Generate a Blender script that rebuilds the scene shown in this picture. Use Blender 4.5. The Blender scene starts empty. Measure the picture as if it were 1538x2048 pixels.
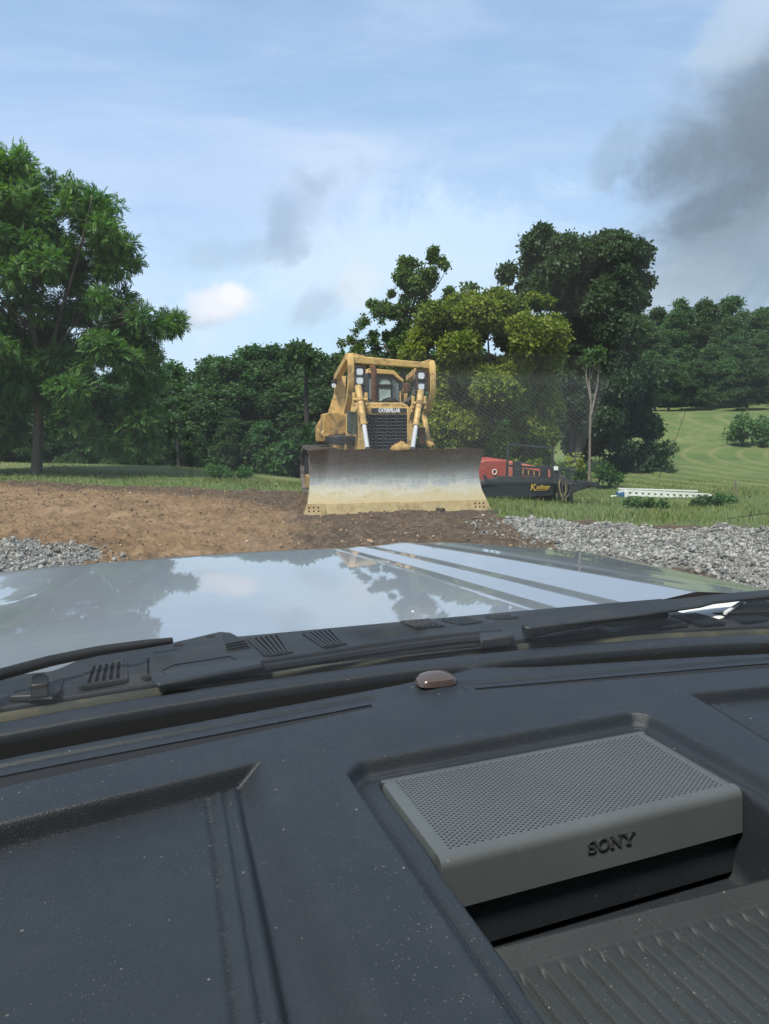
import bpy, bmesh, math, random
import numpy as np
from mathutils import Vector, Matrix
R = math.radians
random.seed(7)
rng = np.random.default_rng(11)
SC = bpy.context.scene
COL = SC.collection

# ---------------------------------------------------------------- camera
F, CX, HY = 1537.0, 769.0, 850.0          # focal length, centre and horizon row of the photo (in its own pixels)
PITCH = math.atan((1024 - HY) / F)
EYE = 1.65
cam_d = bpy.data.cameras.new('camera')
cam_d.sensor_fit = 'VERTICAL'
cam_d.sensor_height = 36.0
cam_d.lens = F / 2048 * 36.0
cam_d.clip_start = 0.02
cam_d.clip_end = 3000
cam = bpy.data.objects.new('camera', cam_d)
cam.location = (0, 0, EYE)
cam.rotation_euler = (math.pi / 2 - PITCH, 0, 0)
COL.objects.link(cam)
SC.camera = cam

# ---------------------------------------------------------------- exposure, sun, sky
SC.view_settings.view_transform = 'Standard'
SC.view_settings.look = 'None'
SC.view_settings.exposure = 1.0
SC.view_settings.gamma = 1.0
SC.cycles.max_bounces = 8
SC.cycles.transparent_max_bounces = 16
SC.cycles.caustics_reflective = False
SC.cycles.caustics_refractive = False
SC.cycles.sample_clamp_indirect = 4.0
SC.cycles.use_denoising = True

SUN_EL, SUN_AZ = 58.0, 212.0              # azimuth clockwise from +Y (behind the viewer, to the left)
sun_d = bpy.data.lights.new('sun', 'SUN')
sun_d.energy = 3.2
sun_d.angle = R(10)
sun_d.color = (1.0, 0.93, 0.82)
sun = bpy.data.objects.new('sun', sun_d)
COL.objects.link(sun)
sdir = Vector((math.sin(R(SUN_AZ)) * math.cos(R(SUN_EL)), math.cos(R(SUN_AZ)) * math.cos(R(SUN_EL)), math.sin(R(SUN_EL))))
sun.rotation_euler = (-sdir).to_track_quat('-Z', 'Y').to_euler()
sun.location = sdir * 60


def ray(px, py):
    a = (px - CX) / F
    b = (1024 - py) / F
    return Vector((a, math.cos(PITCH) + b * math.sin(PITCH), -math.sin(PITCH) + b * math.cos(PITCH)))


class NB:
    """small helper to write node trees"""
    def __init__(s, nt):
        s.nt = nt
        nt.nodes.clear()

    def n(s, t, **kw):
        nd = s.nt.nodes.new('ShaderNode' + t)
        for k, v in kw.items():
            if k.startswith('_'):
                setattr(nd, k[1:], v)
        for k, v in kw.items():
            if not k.startswith('_'):
                s.put(nd, int(k[1:]) if (k[0] == 'i' and k[1:].isdigit()) else k.replace('__', ' '), v)
        return nd

    def put(s, nd, key, v):
        sock = nd.inputs[key]
        if isinstance(v, bpy.types.NodeSocket):
            s.nt.links.new(v, sock)
        elif isinstance(v, bpy.types.Node):
            s.nt.links.new(v.outputs[0], sock)
        else:
            if isinstance(v, (tuple, list)) and len(v) == 3 and sock.type == 'RGBA':
                v = (*v, 1)
            sock.default_value = v

    def m(s, op, a, b=0.0, c=None, clamp=False):
        nd = s.n('Math', _operation=op, _use_clamp=clamp, i0=a, i1=b)
        if c is not None:
            s.put(nd, 2, c)
        return nd.outputs[0]

    def mix(s, f, a, b, mode='MIX'):
        nd = s.n('MixRGB', _blend_type=mode, i0=f, i1=a, i2=b)
        return nd.outputs[0]

    def ramp(s, f, stops, interp='LINEAR'):
        nd = s.n('ValToRGB', i0=f)
        cr = nd.color_ramp
        cr.interpolation = interp
        while len(cr.elements) < len(stops):
            cr.elements.new(0.5)
        for e, (p, c) in zip(cr.elements, stops):
            e.position = p
            e.color = (*c, 1) if len(c) == 3 else c
        return nd.outputs[0]

    def sstep(s, x, a, b):
        nd = s.n('MapRange', _interpolation_type='SMOOTHSTEP', i0=x, i1=a, i2=b, i3=0.0, i4=1.0)
        return nd.outputs[0]

    def noise(s, vec, scale, detail=4, rough=0.55, dist=0.0):
        nd = s.n('TexNoise', Vector=vec, Scale=scale, Detail=detail, Roughness=rough, Distortion=dist)
        return nd.outputs[0]


world = bpy.data.worlds.new('World')
SC.world = world
world.use_nodes = True
w = NB(world.node_tree)
wdir = w.n('TexCoord').outputs['Generated']
sky = w.n('TexSky', _sky_type='NISHITA', _sun_disc=False, _sun_elevation=R(SUN_EL), _sun_rotation=R(SUN_AZ), _air_density=1.0, _dust_density=1.5, _ozone_density=1.5)
sep = w.n('SeparateXYZ', i0=wdir)
zz = w.m('ADD', w.m('MAXIMUM', sep.outputs[2], 0.0), 0.22)
pl = w.n('CombineXYZ', i0=w.m('DIVIDE', sep.outputs[0], zz), i1=w.m('DIVIDE', sep.outputs[1], zz), i2=0.0)
warp = w.n('TexNoise', Vector=pl.outputs[0], Scale=0.8, Detail=4.0)
wv = w.n('VectorMath', _operation='ADD', i0=pl.outputs[0], i1=w.n('VectorMath', _operation='SCALE', i0=warp.outputs['Color'], Scale=0.7).outputs[0])
stretch = w.n('Mapping', Vector=wv.outputs[0], Scale=(0.65, 1.25, 1.0), Rotation=(0, 0, 0.3))
veil = w.noise(stretch.outputs[0], 1.0, 10, 0.62, 0.6)
streak = w.noise(w.n('Mapping', Vector=wv.outputs[0], Scale=(0.9, 2.8, 1.0), Rotation=(0, 0, 0.35)).outputs[0], 1.6, 9, 0.62, 0.3)
elev = sep.outputs[2]
# thin high overcast: pale blue-white, brightest low in front
skyc = w.mix(0.75, sky.outputs[0], w.ramp(elev, [(0.0, (.62, .80, .98)), (0.12, (.56, .74, .96)), (0.3, (.40, .56, .82)), (0.55, (.20, .32, .56)), (1.0, (.26, .36, .55))]), 'MIX')
SKYMUL = 6.4
gain = w.n('VectorMath', _operation='SCALE', i0=w.ramp(elev, [(0.0, (.66, .84, 1.0)), (0.1, (.60, .79, .99)), (0.25, (.48, .65, .92)), (0.42, (.34, .50, .77)), (0.6, (.29, .41, .63)), (1.0, (.30, .40, .58))]), Scale=SKYMUL).outputs[0]
base = w.mix(0.82, sky.outputs[0], gain)
col = w.mix(w.m('MULTIPLY', w.sstep(veil, 0.42, 0.72), 0.55), base, w.n('VectorMath', _operation='SCALE', i0=(.66, .75, .92), Scale=SKYMUL).outputs[0])
col = w.mix(w.m('MULTIPLY', w.sstep(streak, 0.45, 0.78), 0.24), col, w.n('VectorMath', _operation='SCALE', i0=(.74, .82, .96), Scale=SKYMUL).outputs[0])
fine = w.noise(wdir, 10.0, 12, 0.68, 0.5)
fine2 = w.noise(wdir, 4.5, 12, 0.64, 0.6)


def blob(col, px, py, sx, sy, ang, color, strength, edge=0.75, amp=1.2, nz=None, soft=0.0):
    """a cloud at a fixed direction of the sky"""
    d = ray(px, py).normalized()
    e1 = d.cross(Vector((0, 0, 1))).normalized()
    e2 = e1.cross(d).normalized()
    c, s_ = math.cos(R(ang)), math.sin(R(ang))
    u1 = (e1 * c + e2 * s_) * (F / sx)
    u2 = (e2 * c - e1 * s_) * (F / sy)
    off = w.n('VectorMath', _operation='SUBTRACT', i0=wdir, i1=tuple(d)).outputs[0]
    a = w.n('VectorMath', _operation='DOT_PRODUCT', i0=off, i1=tuple(u1)).outputs['Value']
    b = w.n('VectorMath', _operation='DOT_PRODUCT', i0=off, i1=tuple(u2)).outputs['Value']
    r = w.m('SQRT', w.m('ADD', w.m('MULTIPLY', a, a), w.m('MULTIPLY', b, b)))
    front = w.m('GREATER_THAN', w.n('VectorMath', _operation='DOT_PRODUCT', i0=wdir, i1=tuple(d)).outputs['Value'], 0.0)
    r = w.m('ADD', r, w.m('MULTIPLY', w.m('SUBTRACT', nz if nz is not None else fine, 0.5), amp))
    k = w.m('SUBTRACT', 1.0, w.sstep(r, edge - 0.42 - soft, edge + 0.36 + soft))
    k = w.m('MULTIPLY', w.m('MULTIPLY', k, strength), front)
    return w.mix(k, col, w.n('VectorMath', _operation='SCALE', i0=color, Scale=SKYMUL).outputs[0])


WISP = (.35, .46, .61)
col = blob(col, 800, 520, 420, 130, 8, (.72, .86, 1.0), 0.5, amp=2.4)
col = blob(col, 300, 330, 420, 120, -12, (.38, .52, .82), 0.3, amp=2.2, nz=fine2)
col = blob(col, 585, 415, 60, 105, -24, WISP, 0.40, amp=3.0, nz=fine)
col = blob(col, 560, 450, 40, 60, -24, (.29, .39, .52), 0.3, amp=2.8, nz=fine)
col = blob(col, 480, 505, 150, 36, 10, WISP, 0.38, amp=3.0)
col = blob(col, 660, 355, 80, 34, 25, WISP, 0.35, amp=3.0)
col = blob(col, 640, 612, 80, 42, 30, (.43, .54, .68), 0.6, amp=2.8)
col = blob(col, 712, 575, 60, 60, 30, (.74, .79, .88), 0.6, amp=2.4)
col = blob(col, 405, 632, 75, 22, 8, (.52, .60, .74), 0.7, amp=2.0)
col = blob(col, 440, 605, 70, 36, 8, (.84, .84, .92), 1.0, edge=0.80, amp=1.5)
col = blob(col, 468, 590, 36, 26, 8, (.92, .90, .95), 0.8, edge=0.7, amp=1.5)
col = blob(col, 1470, 500, 330, 150, 24, (.30, .39, .50), 0.85, amp=2.2, nz=fine2)
col = blob(col, 1340, 590, 160, 60, 10, (.52, .60, .70), 0.6, amp=2.0)
col = blob(col, 1500, 380, 330, 190, 30, (.28, .36, .45), 0.8, amp=2.2, nz=fine2, soft=0.2)
col = blob(col, 1530, 290, 280, 125, 32, (.17, .22, .28), 0.88, amp=2.0, nz=fine2, soft=0.15)
col = blob(col, 1545, 175, 90, 110, 10, (.22, .28, .35), 0.75, amp=2.2, nz=fine, soft=0.2)
col = blob(col, 1360, 320, 130, 52, 24, (.19, .25, .32), 0.7, amp=2.6, soft=0.1)
col = blob(col, 1230, 310, 60, 40, 60, (.30, .40, .52), 0.45, amp=2.6)
col = blob(col, 1450, 400, 150, 40, 20, (.16, .21, .28), 0.55, amp=2.6)
col = blob(col, 1500, 55, 110, 60, 40, (.60, .70, .82), 0.5, amp=2.0)
low = w.sstep(elev, -0.03, 0.0)
col = w.mix(low, w.n('VectorMath', _operation='SCALE', i0=(.10, .12, .09), Scale=SKYMUL).outputs[0], col)
bg = w.n('Background', Color=col, Strength=0.1)
w.n('OutputWorld', Surface=bg)

# ---------------------------------------------------------------- helpers


def tag(o, label=None, cat=None, group=None, kind=None):
    if label: o['label'] = label
    if cat: o['category'] = cat
    if group: o['group'] = group
    if kind: o['kind'] = kind
    return o


def thing(name, label, cat, loc=(0, 0, 0), rotz=0.0, group=None):
    o = bpy.data.objects.new(name, None)
    o.empty_display_size = 0.3
    COL.objects.link(o)
    o.location = loc
    o.rotation_euler = (0, 0, rotz)
    return tag(o, label, cat, group)


def np_mesh(name, verts, quads=None, tris=None, smooth=False, attrs=None):
    me = bpy.data.meshes.new(name)
    verts = np.asarray(verts, dtype=np.float32)
    nq = 0 if quads is None else len(quads)
    ntr = 0 if tris is None else len(tris)
    me.vertices.add(len(verts))
    me.vertices.foreach_set('co', verts.ravel())
    loops = []
    starts = []
    if nq:
        loops.append(np.asarray(quads, dtype=np.int32).ravel())
        starts.append(np.arange(nq) * 4)
    if ntr:
        loops.append(np.asarray(tris, dtype=np.int32).ravel())
        starts.append(nq * 4 + np.arange(ntr) * 3)
    loops = np.concatenate(loops)
    starts = np.concatenate(starts)
    me.loops.add(len(loops))
    me.loops.foreach_set('vertex_index', loops)
    me.polygons.add(len(starts))
    me.polygons.foreach_set('loop_start', starts.astype(np.int32))
    if smooth:
        me.polygons.foreach_set('use_smooth', np.ones(len(starts), dtype=bool))
    me.update(calc_edges=True)
    me.validate()
    for k, v in (attrs or {}).items():
        at = me.attributes.new(k, 'FLOAT', 'POINT')
        at.data.foreach_set('value', np.asarray(v, dtype=np.float32))
    return me


def link(name, me, mat=None, parent=None):
    o = bpy.data.objects.new(name, me)
    COL.objects.link(o)
    if mat is not None:
        for mm in (mat if isinstance(mat, (list, tuple)) else [mat]):
            me.materials.append(mm)
    if parent is not None:
        o.parent = parent
    return o


class MB:
    """collects simple solids and builds them as one mesh"""
    def __init__(s):
        s.v = []
        s.f = []
        s.mi = []
        s.cur = 0

    def add(s, vs, fs):
        o = len(s.v)
        s.v += [tuple(v) for v in vs]
        s.f += [tuple(i + o for i in f) for f in fs]
        s.mi += [s.cur] * len(fs)
        return s

    def box(s, c, d, rot=None):
        hx, hy, hz = d[0] / 2, d[1] / 2, d[2] / 2
        vs = [Vector((x, y, z)) for x in (-hx, hx) for y in (-hy, hy) for z in (-hz, hz)]
        if rot is not None:
            vs = [rot @ v for v in vs]
        c = Vector(c)
        return s.add([v + c for v in vs], [(0, 1, 3, 2), (4, 6, 7, 5), (0, 4, 5, 1), (2, 3, 7, 6), (0, 2, 6, 4), (1, 5, 7, 3)])

    def bar(s, a, b, wd, ht, up=(0, 0, 1), wd2=None, ht2=None):
        a, b = Vector(a), Vector(b)
        d = (b - a).normalized()
        u = Vector(up)
        sd = d.cross(u)
        if sd.length < 1e-4:
            sd = d.cross(Vector((0, 1, 0)))
        sd.normalize()
        u = sd.cross(d).normalized()
        w2 = wd if wd2 is None else wd2
        h2 = ht if ht2 is None else ht2
        vs = [p + sd * (q * ww / 2) + u * (t * hh / 2) for p, ww, hh in ((a, wd, ht), (b, w2, h2)) for q in (-1, 1) for t in (-1, 1)]
        return s.add(vs, [(0, 1, 3, 2), (4, 6, 7, 5), (0, 4, 5, 1), (2, 3, 7, 6), (0, 2, 6, 4), (1, 5, 7, 3)])

    def tube(s, pts, r, seg=10, cap=True):
        pts = [Vector(p) for p in pts]
        n = len(pts)
        rs = r if isinstance(r, (list, tuple)) else [r] * n
        vs, fs = [], []
        prev = None
        for i, p in enumerate(pts):
            d = (pts[min(i + 1, n - 1)] - pts[max(i - 1, 0)]).normalized()
            if prev is None:
                q = d.cross(Vector((0, 0, 1)))
                if q.length < 1e-3:
                    q = d.cross(Vector((0, 1, 0)))
                q.normalize()
            else:
                q = (prev - d * prev.dot(d)).normalized()
            prev = q
            t = d.cross(q)
            for k in range(seg):
                an = 2 * math.pi * k / seg
                vs.append(p + (q * math.cos(an) + t * math.sin(an)) * rs[i])
        for i in range(n - 1):
            for k in range(seg):
                k2 = (k + 1) % seg
                fs.append((i * seg + k, i * seg + k2, (i + 1) * seg + k2, (i + 1) * seg + k))
        if cap:
            fs.append(tuple(range(seg - 1, -1, -1)))
            fs.append(tuple((n - 1) * seg + k for k in range(seg)))
        return s.add(vs, fs)

    def cyl(s, a, b, r, seg=16):
        return s.tube([a, b], r, seg)

    def prism(s, pts, off):
        """polygon pts (3D) pushed by the vector off"""
        pts = [Vector(p) for p in pts]
        off = Vector(off)
        n = len(pts)
        fs = [tuple(range(n)), tuple(range(2 * n - 1, n - 1, -1))]
        for i in range(n):
            j = (i + 1) % n
            fs.append((i, i + n, j + n, j))
        return s.add(pts + [p + off for p in pts], fs)

    def loft(s, secs, close=False, cap=False):
        n = len(secs[0])
        vs = [p for sec in secs for p in sec]
        fs = []
        for i in range(len(secs) - 1):
            for k in range(n if close else n - 1):
                k2 = (k + 1) % n
                fs.append((i * n + k, i * n + k2, (i + 1) * n + k2, (i + 1) * n + k))
        if cap:
            fs.append(tuple(range(n - 1, -1, -1)))
            fs.append(tuple((len(secs) - 1) * n + k for k in range(n)))
        return s.add(vs, fs)

    def build(s, name, mat, parent=None, bevel=0.0, seg=2, smooth=None, flip=False):
        me = bpy.data.meshes.new(name)
        me.from_pydata(s.v, [], s.f)
        me.polygons.foreach_set('material_index', s.mi)
        bm = bmesh.new()
        bm.from_mesh(me)
        bmesh.ops.recalc_face_normals(bm, faces=bm.faces)
        bm.to_mesh(me)
        bm.free()
        o = link(name, me, mat, parent)
        if bevel > 0:
            md = o.modifiers.new('bevel', 'BEVEL')
            md.width = bevel
            md.segments = seg
            md.limit_method = 'ANGLE'
            md.angle_limit = R(40)
        if smooth is None:
            smooth = True
        if smooth:
            me.polygons.foreach_set('use_smooth', np.ones(len(me.polygons), dtype=bool))
            me.set_sharp_from_angle(angle=R(38))
        return o


class Frame:
    """a local frame standing on the ground: X to its right, Y away, Z up"""
    def __init__(s, loc, rz):
        s.o = Vector(loc)
        s.rz = rz
        s.inv = Matrix.Rotation(-rz, 3, 'Z')
        s.eye = s.inv @ (Vector((0, 0, EYE)) - s.o)

    def at(s, px, py, y):
        d = s.inv @ ray(px, py)
        return s.eye + d * ((y - s.eye.y) / d.y)

    def atz(s, px, py, z):
        d = s.inv @ ray(px, py)
        return s.eye + d * ((z - s.eye.z) / d.z)


def sm(x, a, b):
    t = np.clip((x - a) / (b - a), 0, 1)
    return t * t * (3 - 2 * t)


def vnoise(x, y, seed=0):
    xi = np.floor(x).astype(np.int64)
    yi = np.floor(y).astype(np.int64)
    fx = x - xi
    fy = y - yi
    fx = fx * fx * (3 - 2 * fx)
    fy = fy * fy * (3 - 2 * fy)

    def h(a, b):
        n = (a * 374761393 + b * 668265263 + seed * 982451653) & 0x7fffffff
        n = ((n ^ (n >> 13)) * 1274126177) & 0x7fffffff
        return ((n ^ (n >> 16)) & 0xffff) / 65535.0
    return (h(xi, yi) * (1 - fx) + h(xi + 1, yi) * fx) * (1 - fy) + (h(xi, yi + 1) * (1 - fx) + h(xi + 1, yi + 1) * fx) * fy


def fbm(x, y, octv=4, seed=0):
    s_, a, t = 0, 1, 0
    for k in range(octv):
        s_ = s_ + a * vnoise(x * 2 ** k, y * 2 ** k, seed + k)
        t += a
        a *= 0.5
    return s_ / t


# ---------------------------------------------------------------- materials
MATS = {}


def mat(name):
    m = bpy.data.materials.new(name)
    m.use_nodes = True
    MATS[name] = m
    return m, NB(m.node_tree)


def finish(b, shader, disp=None):
    out = b.n('OutputMaterial', Surface=shader)
    return out


def simple(name, c, rough=0.6, metal=0.0, var=0.15, vscale=6.0, bump=0.0, bscale=60.0, coat=0.0, spec=0.5, dirt=None, dirt_amt=0.5, dscale=3.0):
    m, b = mat(name)
    tc = b.n('TexCoord').outputs['Object']
    nz = b.noise(tc, vscale, 5, 0.6)
    cc = b.mix(1.0, c, b.ramp(nz, [(0.3, (1 - var,) * 3), (0.7, (1 + var * 0.6,) * 3)]), 'MULTIPLY')
    rr = b.m('ADD', rough, b.m('MULTIPLY', b.m('SUBTRACT', nz, 0.5), 0.25))
    if dirt is not None:
        dn = b.noise(tc, dscale, 7, 0.65, 0.4)
        k = b.m('MULTIPLY', b.sstep(dn, 0.46, 0.66), dirt_amt)
        cc = b.mix(k, cc, dirt)
        rr = b.m('ADD', rr, b.m('MULTIPLY', k, 0.3))
    p = b.n('BsdfPrincipled', Base__Color=cc, Roughness=rr, Metallic=metal, Coat__Weight=coat, Coat__Roughness=0.08)
    p.inputs['Specular IOR Level'].default_value = spec
    if bump > 0:
        bn = b.noise(tc, bscale, 3, 0.6)
        bp = b.n('Bump', Height=bn, Strength=bump, Distance=0.01)
        b.put(p, 'Normal', bp)
    finish(b, p)
    return m


def foliage(name, dark, mid, light, trans=0.38, rand=0.35):
    m, b = mat(name)
    tint = b.n('Attribute', _attribute_name='tint').outputs['Fac']
    c = b.ramp(tint, [(0.0, dark), (0.5, mid), (1.0, light)])
    oi = b.n('ObjectInfo').outputs['Random']
    hsv = b.n('HueSaturation', Hue=b.m('ADD', 0.49, b.m('MULTIPLY', oi, 0.025)), Saturation=1.0, Value=b.m('ADD', 1.0 - rand / 2, b.m('MULTIPLY', oi, rand)), Color=c).outputs[0]
    p = b.n('BsdfPrincipled', Base__Color=hsv, Roughness=0.55)
    p.inputs['Specular IOR Level'].default_value = 0.3
    t = b.n('BsdfTranslucent', Color=b.mix(1.0, hsv, (1.1, 1.25, 0.5), 'MULTIPLY'))
    finish(b, b.n('MixShader', i0=trans, i1=p, i2=t))
    return m


M = {}
M['leaf_walnut'] = foliage('leaf_walnut', (.034, .088, .022), (.078, .165, .034), (.155, .245, .052))
M['leaf_dark'] = foliage('leaf_dark', (.030, .066, .034), (.056, .108, .048), (.098, .155, .056))
M['leaf_yellow'] = foliage('leaf_yellow', (.085, .135, .018), (.21, .255, .030), (.36, .35, .05))
M['leaf_mid'] = foliage('leaf_mid', (.028, .075, .018), (.060, .135, .030), (.110, .190, .045))
M['leaf_forest'] = foliage('leaf_forest', (.026, .066, .026), (.052, .115, .036), (.095, .165, .052), rand=0.5)
M['leaf_hill'] = foliage('leaf_hill', (.036, .080, .036), (.072, .135, .050), (.12, .185, .06), rand=0.6)
M['grass'] = foliage('grass_blade', (.080, .125, .032), (.165, .215, .060), (.34, .30, .14), trans=0.25, rand=0.0)
M['bark'] = simple('bark', (.14, .115, .095), 0.9, var=0.45, vscale=14, bump=0.8, bscale=25)
M['dark_upright'] = simple('dark_upright', (.045, .04, .036), 0.9, var=0.4, vscale=14, bump=0.8, bscale=25)
M['bark_pale'] = simple('bark_pale', (.20, .17, .14), 0.9, var=0.4, vscale=14, bump=0.6, bscale=25)
M['yellow'] = simple('machine_yellow', (.58, .385, .135), 0.5, var=0.22, vscale=5, dirt=(.14, .09, .05), dirt_amt=0.75, dscale=5)
M['yellow_dirty'] = simple('machine_yellow_dirty', (.44, .28, .09), 0.65, var=0.3, vscale=5, dirt=(.06, .04, .03), dirt_amt=0.85, dscale=2.5)
M['black_steel'] = simple('black_steel', (.018, .02, .024), 0.5, var=0.4, vscale=8, dirt=(.06, .05, .04), dirt_amt=0.25)
M['dark_rubber'] = simple('dark_rubber', (.014, .014, .015), 0.7, var=0.3)
M['chrome'] = simple('rod_chrome', (.62, .62, .63), 0.25, metal=0.35, var=0.06)
M['lens'] = simple('lamp_lens', (.62, .66, .70), 0.2, var=0.1, coat=0.5)
M['cab_glass'] = simple('cab_glass', (.10, .13, .14), 0.08, var=0.3, coat=0.8, spec=0.9)
M['glass_pale'] = simple('cab_glass_pale', (.32, .42, .42), 0.15, var=0.3, coat=0.8, spec=0.9)
M['green_glass'] = simple('door_glass', (.06, .085, .07), 0.12, var=0.5, vscale=3, coat=0.8)
M['white_paint'] = simple('white_paint', (.78, .78, .76), 0.5, var=0.1, dirt=(.45, .42, .36), dirt_amt=0.3)
M['red_paint'] = simple('red_paint', (.36, .062, .042), 0.45, var=0.2, dirt=(.2, .07, .05), dirt_amt=0.4)
M['red_faded'] = simple('red_faded', (.48, .13, .085), 0.5, var=0.2, dirt=(.25, .1, .07), dirt_amt=0.4)
M['rust'] = simple('rust', (.10, .045, .025), 0.85, var=0.5, vscale=12, bump=0.5)
M['rust_red'] = simple('rust_red', (.16, .03, .025), 0.8, var=0.4, vscale=12)
M['track_steel'] = simple('track_steel', (.20, .18, .165), 0.55, metal=0.4, var=0.4, dirt=(.10, .065, .04), dirt_amt=0.7)
M['gold'] = simple('gold_lettering', (.50, .33, .05), 0.5, var=0.1)
M['blue_paint'] = simple('blue_paint', (.03, .12, .24), 0.5, var=0.2)
M['orange_paint'] = simple('orange_paint', (.5, .16, .03), 0.5)
M['teal_paint'] = simple('teal_paint', (.10, .28, .24), 0.5)
M['hose'] = simple('hose', (.05, .047, .045), 0.6, var=0.3)
M['cable_tan'] = simple('cable_tan', (.26, .20, .10), 0.7)
M['white_letter'] = simple('white_letter', (.8, .8, .78), 0.6, var=0.05)
M['plate_black'] = simple('plate_black', (.02, .026, .032), 0.5)
M['black_and_shade'] = simple('black_and_shade', (.006, .006, .007), 0.8)  # black parts, and shade put into gutter, slots and holes
M['mud'] = simple('mud', (.07, .05, .035), 0.95, var=0.5, vscale=14, bump=1.0, bscale=20)

# blade: rusty top, polished middle, clay-smeared bottom, with a pale sky sheen painted in
m, b = mat('blade_steel')
tc = b.n('TexCoord').outputs['Object']
sp = b.n('SeparateXYZ', i0=tc)
nz = b.noise(b.n('Mapping', Vector=tc, Scale=(1.2, 1.2, 4.0)).outputs[0], 2.2, 8, 0.65, 0.5)
nzv = b.noise(b.n('Mapping', Vector=tc, Scale=(9, 9, 0.7)).outputs[0], 1.6, 5, 0.6)
zn = b.m('ADD', sp.outputs[2], b.m('ADD', b.m('MULTIPLY', b.m('SUBTRACT', nz, 0.5), 0.50), b.m('MULTIPLY', b.m('SUBTRACT', nzv, 0.5), 0.24)))
zf = b.m('DIVIDE', zn, 1.3)
cc = b.ramp(zf, [(0.10, (.44, .35, .19)), (0.26, (.46, .40, .26)), (0.36, (.56, .53, .43)), (0.44, (.42, .43, .40)), (0.54, (.30, .305, .285)), (0.68, (.24, .22, .19)), (0.80, (.19, .14, .105)), (0.98, (.13, .065, .035))])
spots = b.sstep(b.noise(tc, 13, 4, 0.7), 0.62, 0.72)
cc = b.mix(b.m('MULTIPLY', spots, 0.5), cc, (.10, .07, .045))
scr = b.sstep(b.noise(b.n('Mapping', Vector=tc, Scale=(1.0, 1.0, 22.0)).outputs[0], 3.0, 5, 0.6), 0.6, 0.75)
cc = b.mix(b.m('MULTIPLY', scr, 0.45), cc, (.58, .54, .45))
scr2 = b.sstep(b.noise(b.n('Mapping', Vector=tc, Scale=(16.0, 1.0, 1.2), Rotation=(0, .35, 0)).outputs[0], 2.0, 6, 0.7), 0.60, 0.70)
cc = b.mix(b.m('MULTIPLY', scr2, 0.4), cc, (.13, .09, .06))
met = b.ramp(zf, [(0.2, (.15,) * 3), (0.42, (.4,) * 3), (0.55, (.45,) * 3), (0.7, (.25,) * 3), (0.85, (0.0,) * 3)])
rg = b.ramp(zf, [(0.2, (.5,) * 3), (0.45, (.36,) * 3), (0.7, (.5,) * 3), (0.9, (.8,) * 3)])
p = b.n('BsdfPrincipled', Base__Color=cc, Metallic=met, Roughness=rg)
p.inputs['Specular IOR Level'].default_value = 0.3
finish(b, p)
M['blade'] = m
M['edge_steel'] = simple('edge_steel', (.46, .36, .18), 0.5, metal=0.2, var=0.2, dirt=(.25, .16, .08), dirt_amt=0.6, dscale=5)

# car paint: light silver with a clear coat
m, b = mat('silver_car_paint')
tc = b.n('TexCoord').outputs['Object']
fl = b.noise(tc, 900, 2, 0.5)
c = b.mix(1.0, (.56, .58, .59), b.ramp(fl, [(0.35, (.93,) * 3), (0.65, (1.05,) * 3)]), 'MULTIPLY')
dust = b.sstep(b.noise(tc, 500, 2, 0.5), 0.70, 0.74)
c = b.mix(b.m('MULTIPLY', dust, 0.5), c, (.14, .12, .10))
p = b.n('BsdfPrincipled', Base__Color=c, Metallic=0.75, Roughness=0.42, Coat__Weight=1.0, Coat__Roughness=0.02)
p.inputs['Coat IOR'].default_value = 1.85
finish(b, p)
M['paint'] = m


def dash_mat(name, base, rough, grain, gscale, dust_amt=1.0, spec=0.38):
    m, b = mat(name)
    tc = b.n('TexCoord').outputs['Object']
    nz = b.noise(tc, 5, 5, 0.6)
    c = b.mix(1.0, base, b.ramp(nz, [(0.3, (.86,) * 3), (0.7, (1.12,) * 3)]), 'MULTIPLY')
    vor = b.n('TexVoronoi', Vector=tc, Scale=170.0, Randomness=1.0)
    wh = b.n('SeparateColor', i0=vor.outputs['Color'])
    rad = b.m('MULTIPLY', b.m('POWER', wh.outputs[0], 12.0), 0.20)
    sp1 = b.m('LESS_THAN', vor.outputs['Distance'], rad)
    dens = b.sstep(b.noise(tc, 9, 3, 0.6), 0.35, 0.7)
    vor2 = b.n('TexVoronoi', Vector=tc, Scale=520.0, Randomness=1.0)
    wh2 = b.n('SeparateColor', i0=vor2.outputs['Color'])
    sp2 = b.m('LESS_THAN', vor2.outputs['Distance'], b.m('MULTIPLY', b.m('POWER', wh2.outputs[0], 6.0), 0.42))
    k = b.m('MULTIPLY', b.m('MAXIMUM', b.m('MULTIPLY', sp1, 0.9), b.m('MULTIPLY', b.m('MULTIPLY', sp2, dens), 0.5)), dust_amt)
    c = b.mix(k, c, b.mix(wh.outputs[1], (.30, .29, .27), (.17, .13, .08)))
    film = b.m('MULTIPLY', b.sstep(b.noise(tc, 26, 6, 0.7), 0.42, 0.8), 0.05 * dust_amt)
    c = b.mix(film, c, (.22, .21, .19))
    p = b.n('BsdfPrincipled', Base__Color=c, Roughness=rough)
    p.inputs['Specular IOR Level'].default_value = spec
    g = b.n('TexVoronoi', Vector=tc, Scale=gscale, _feature='SMOOTH_F1', Randomness=1.0)
    hgt = b.m('ADD', b.m('MULTIPLY', g.outputs['Distance'], 0.5), b.noise(tc, gscale * 0.6, 3, 0.6))
    bp = b.n('Bump', Height=hgt, Strength=grain, Distance=0.0012)
    b.put(p, 'Normal', bp)
    finish(b, p)
    return m


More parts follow.
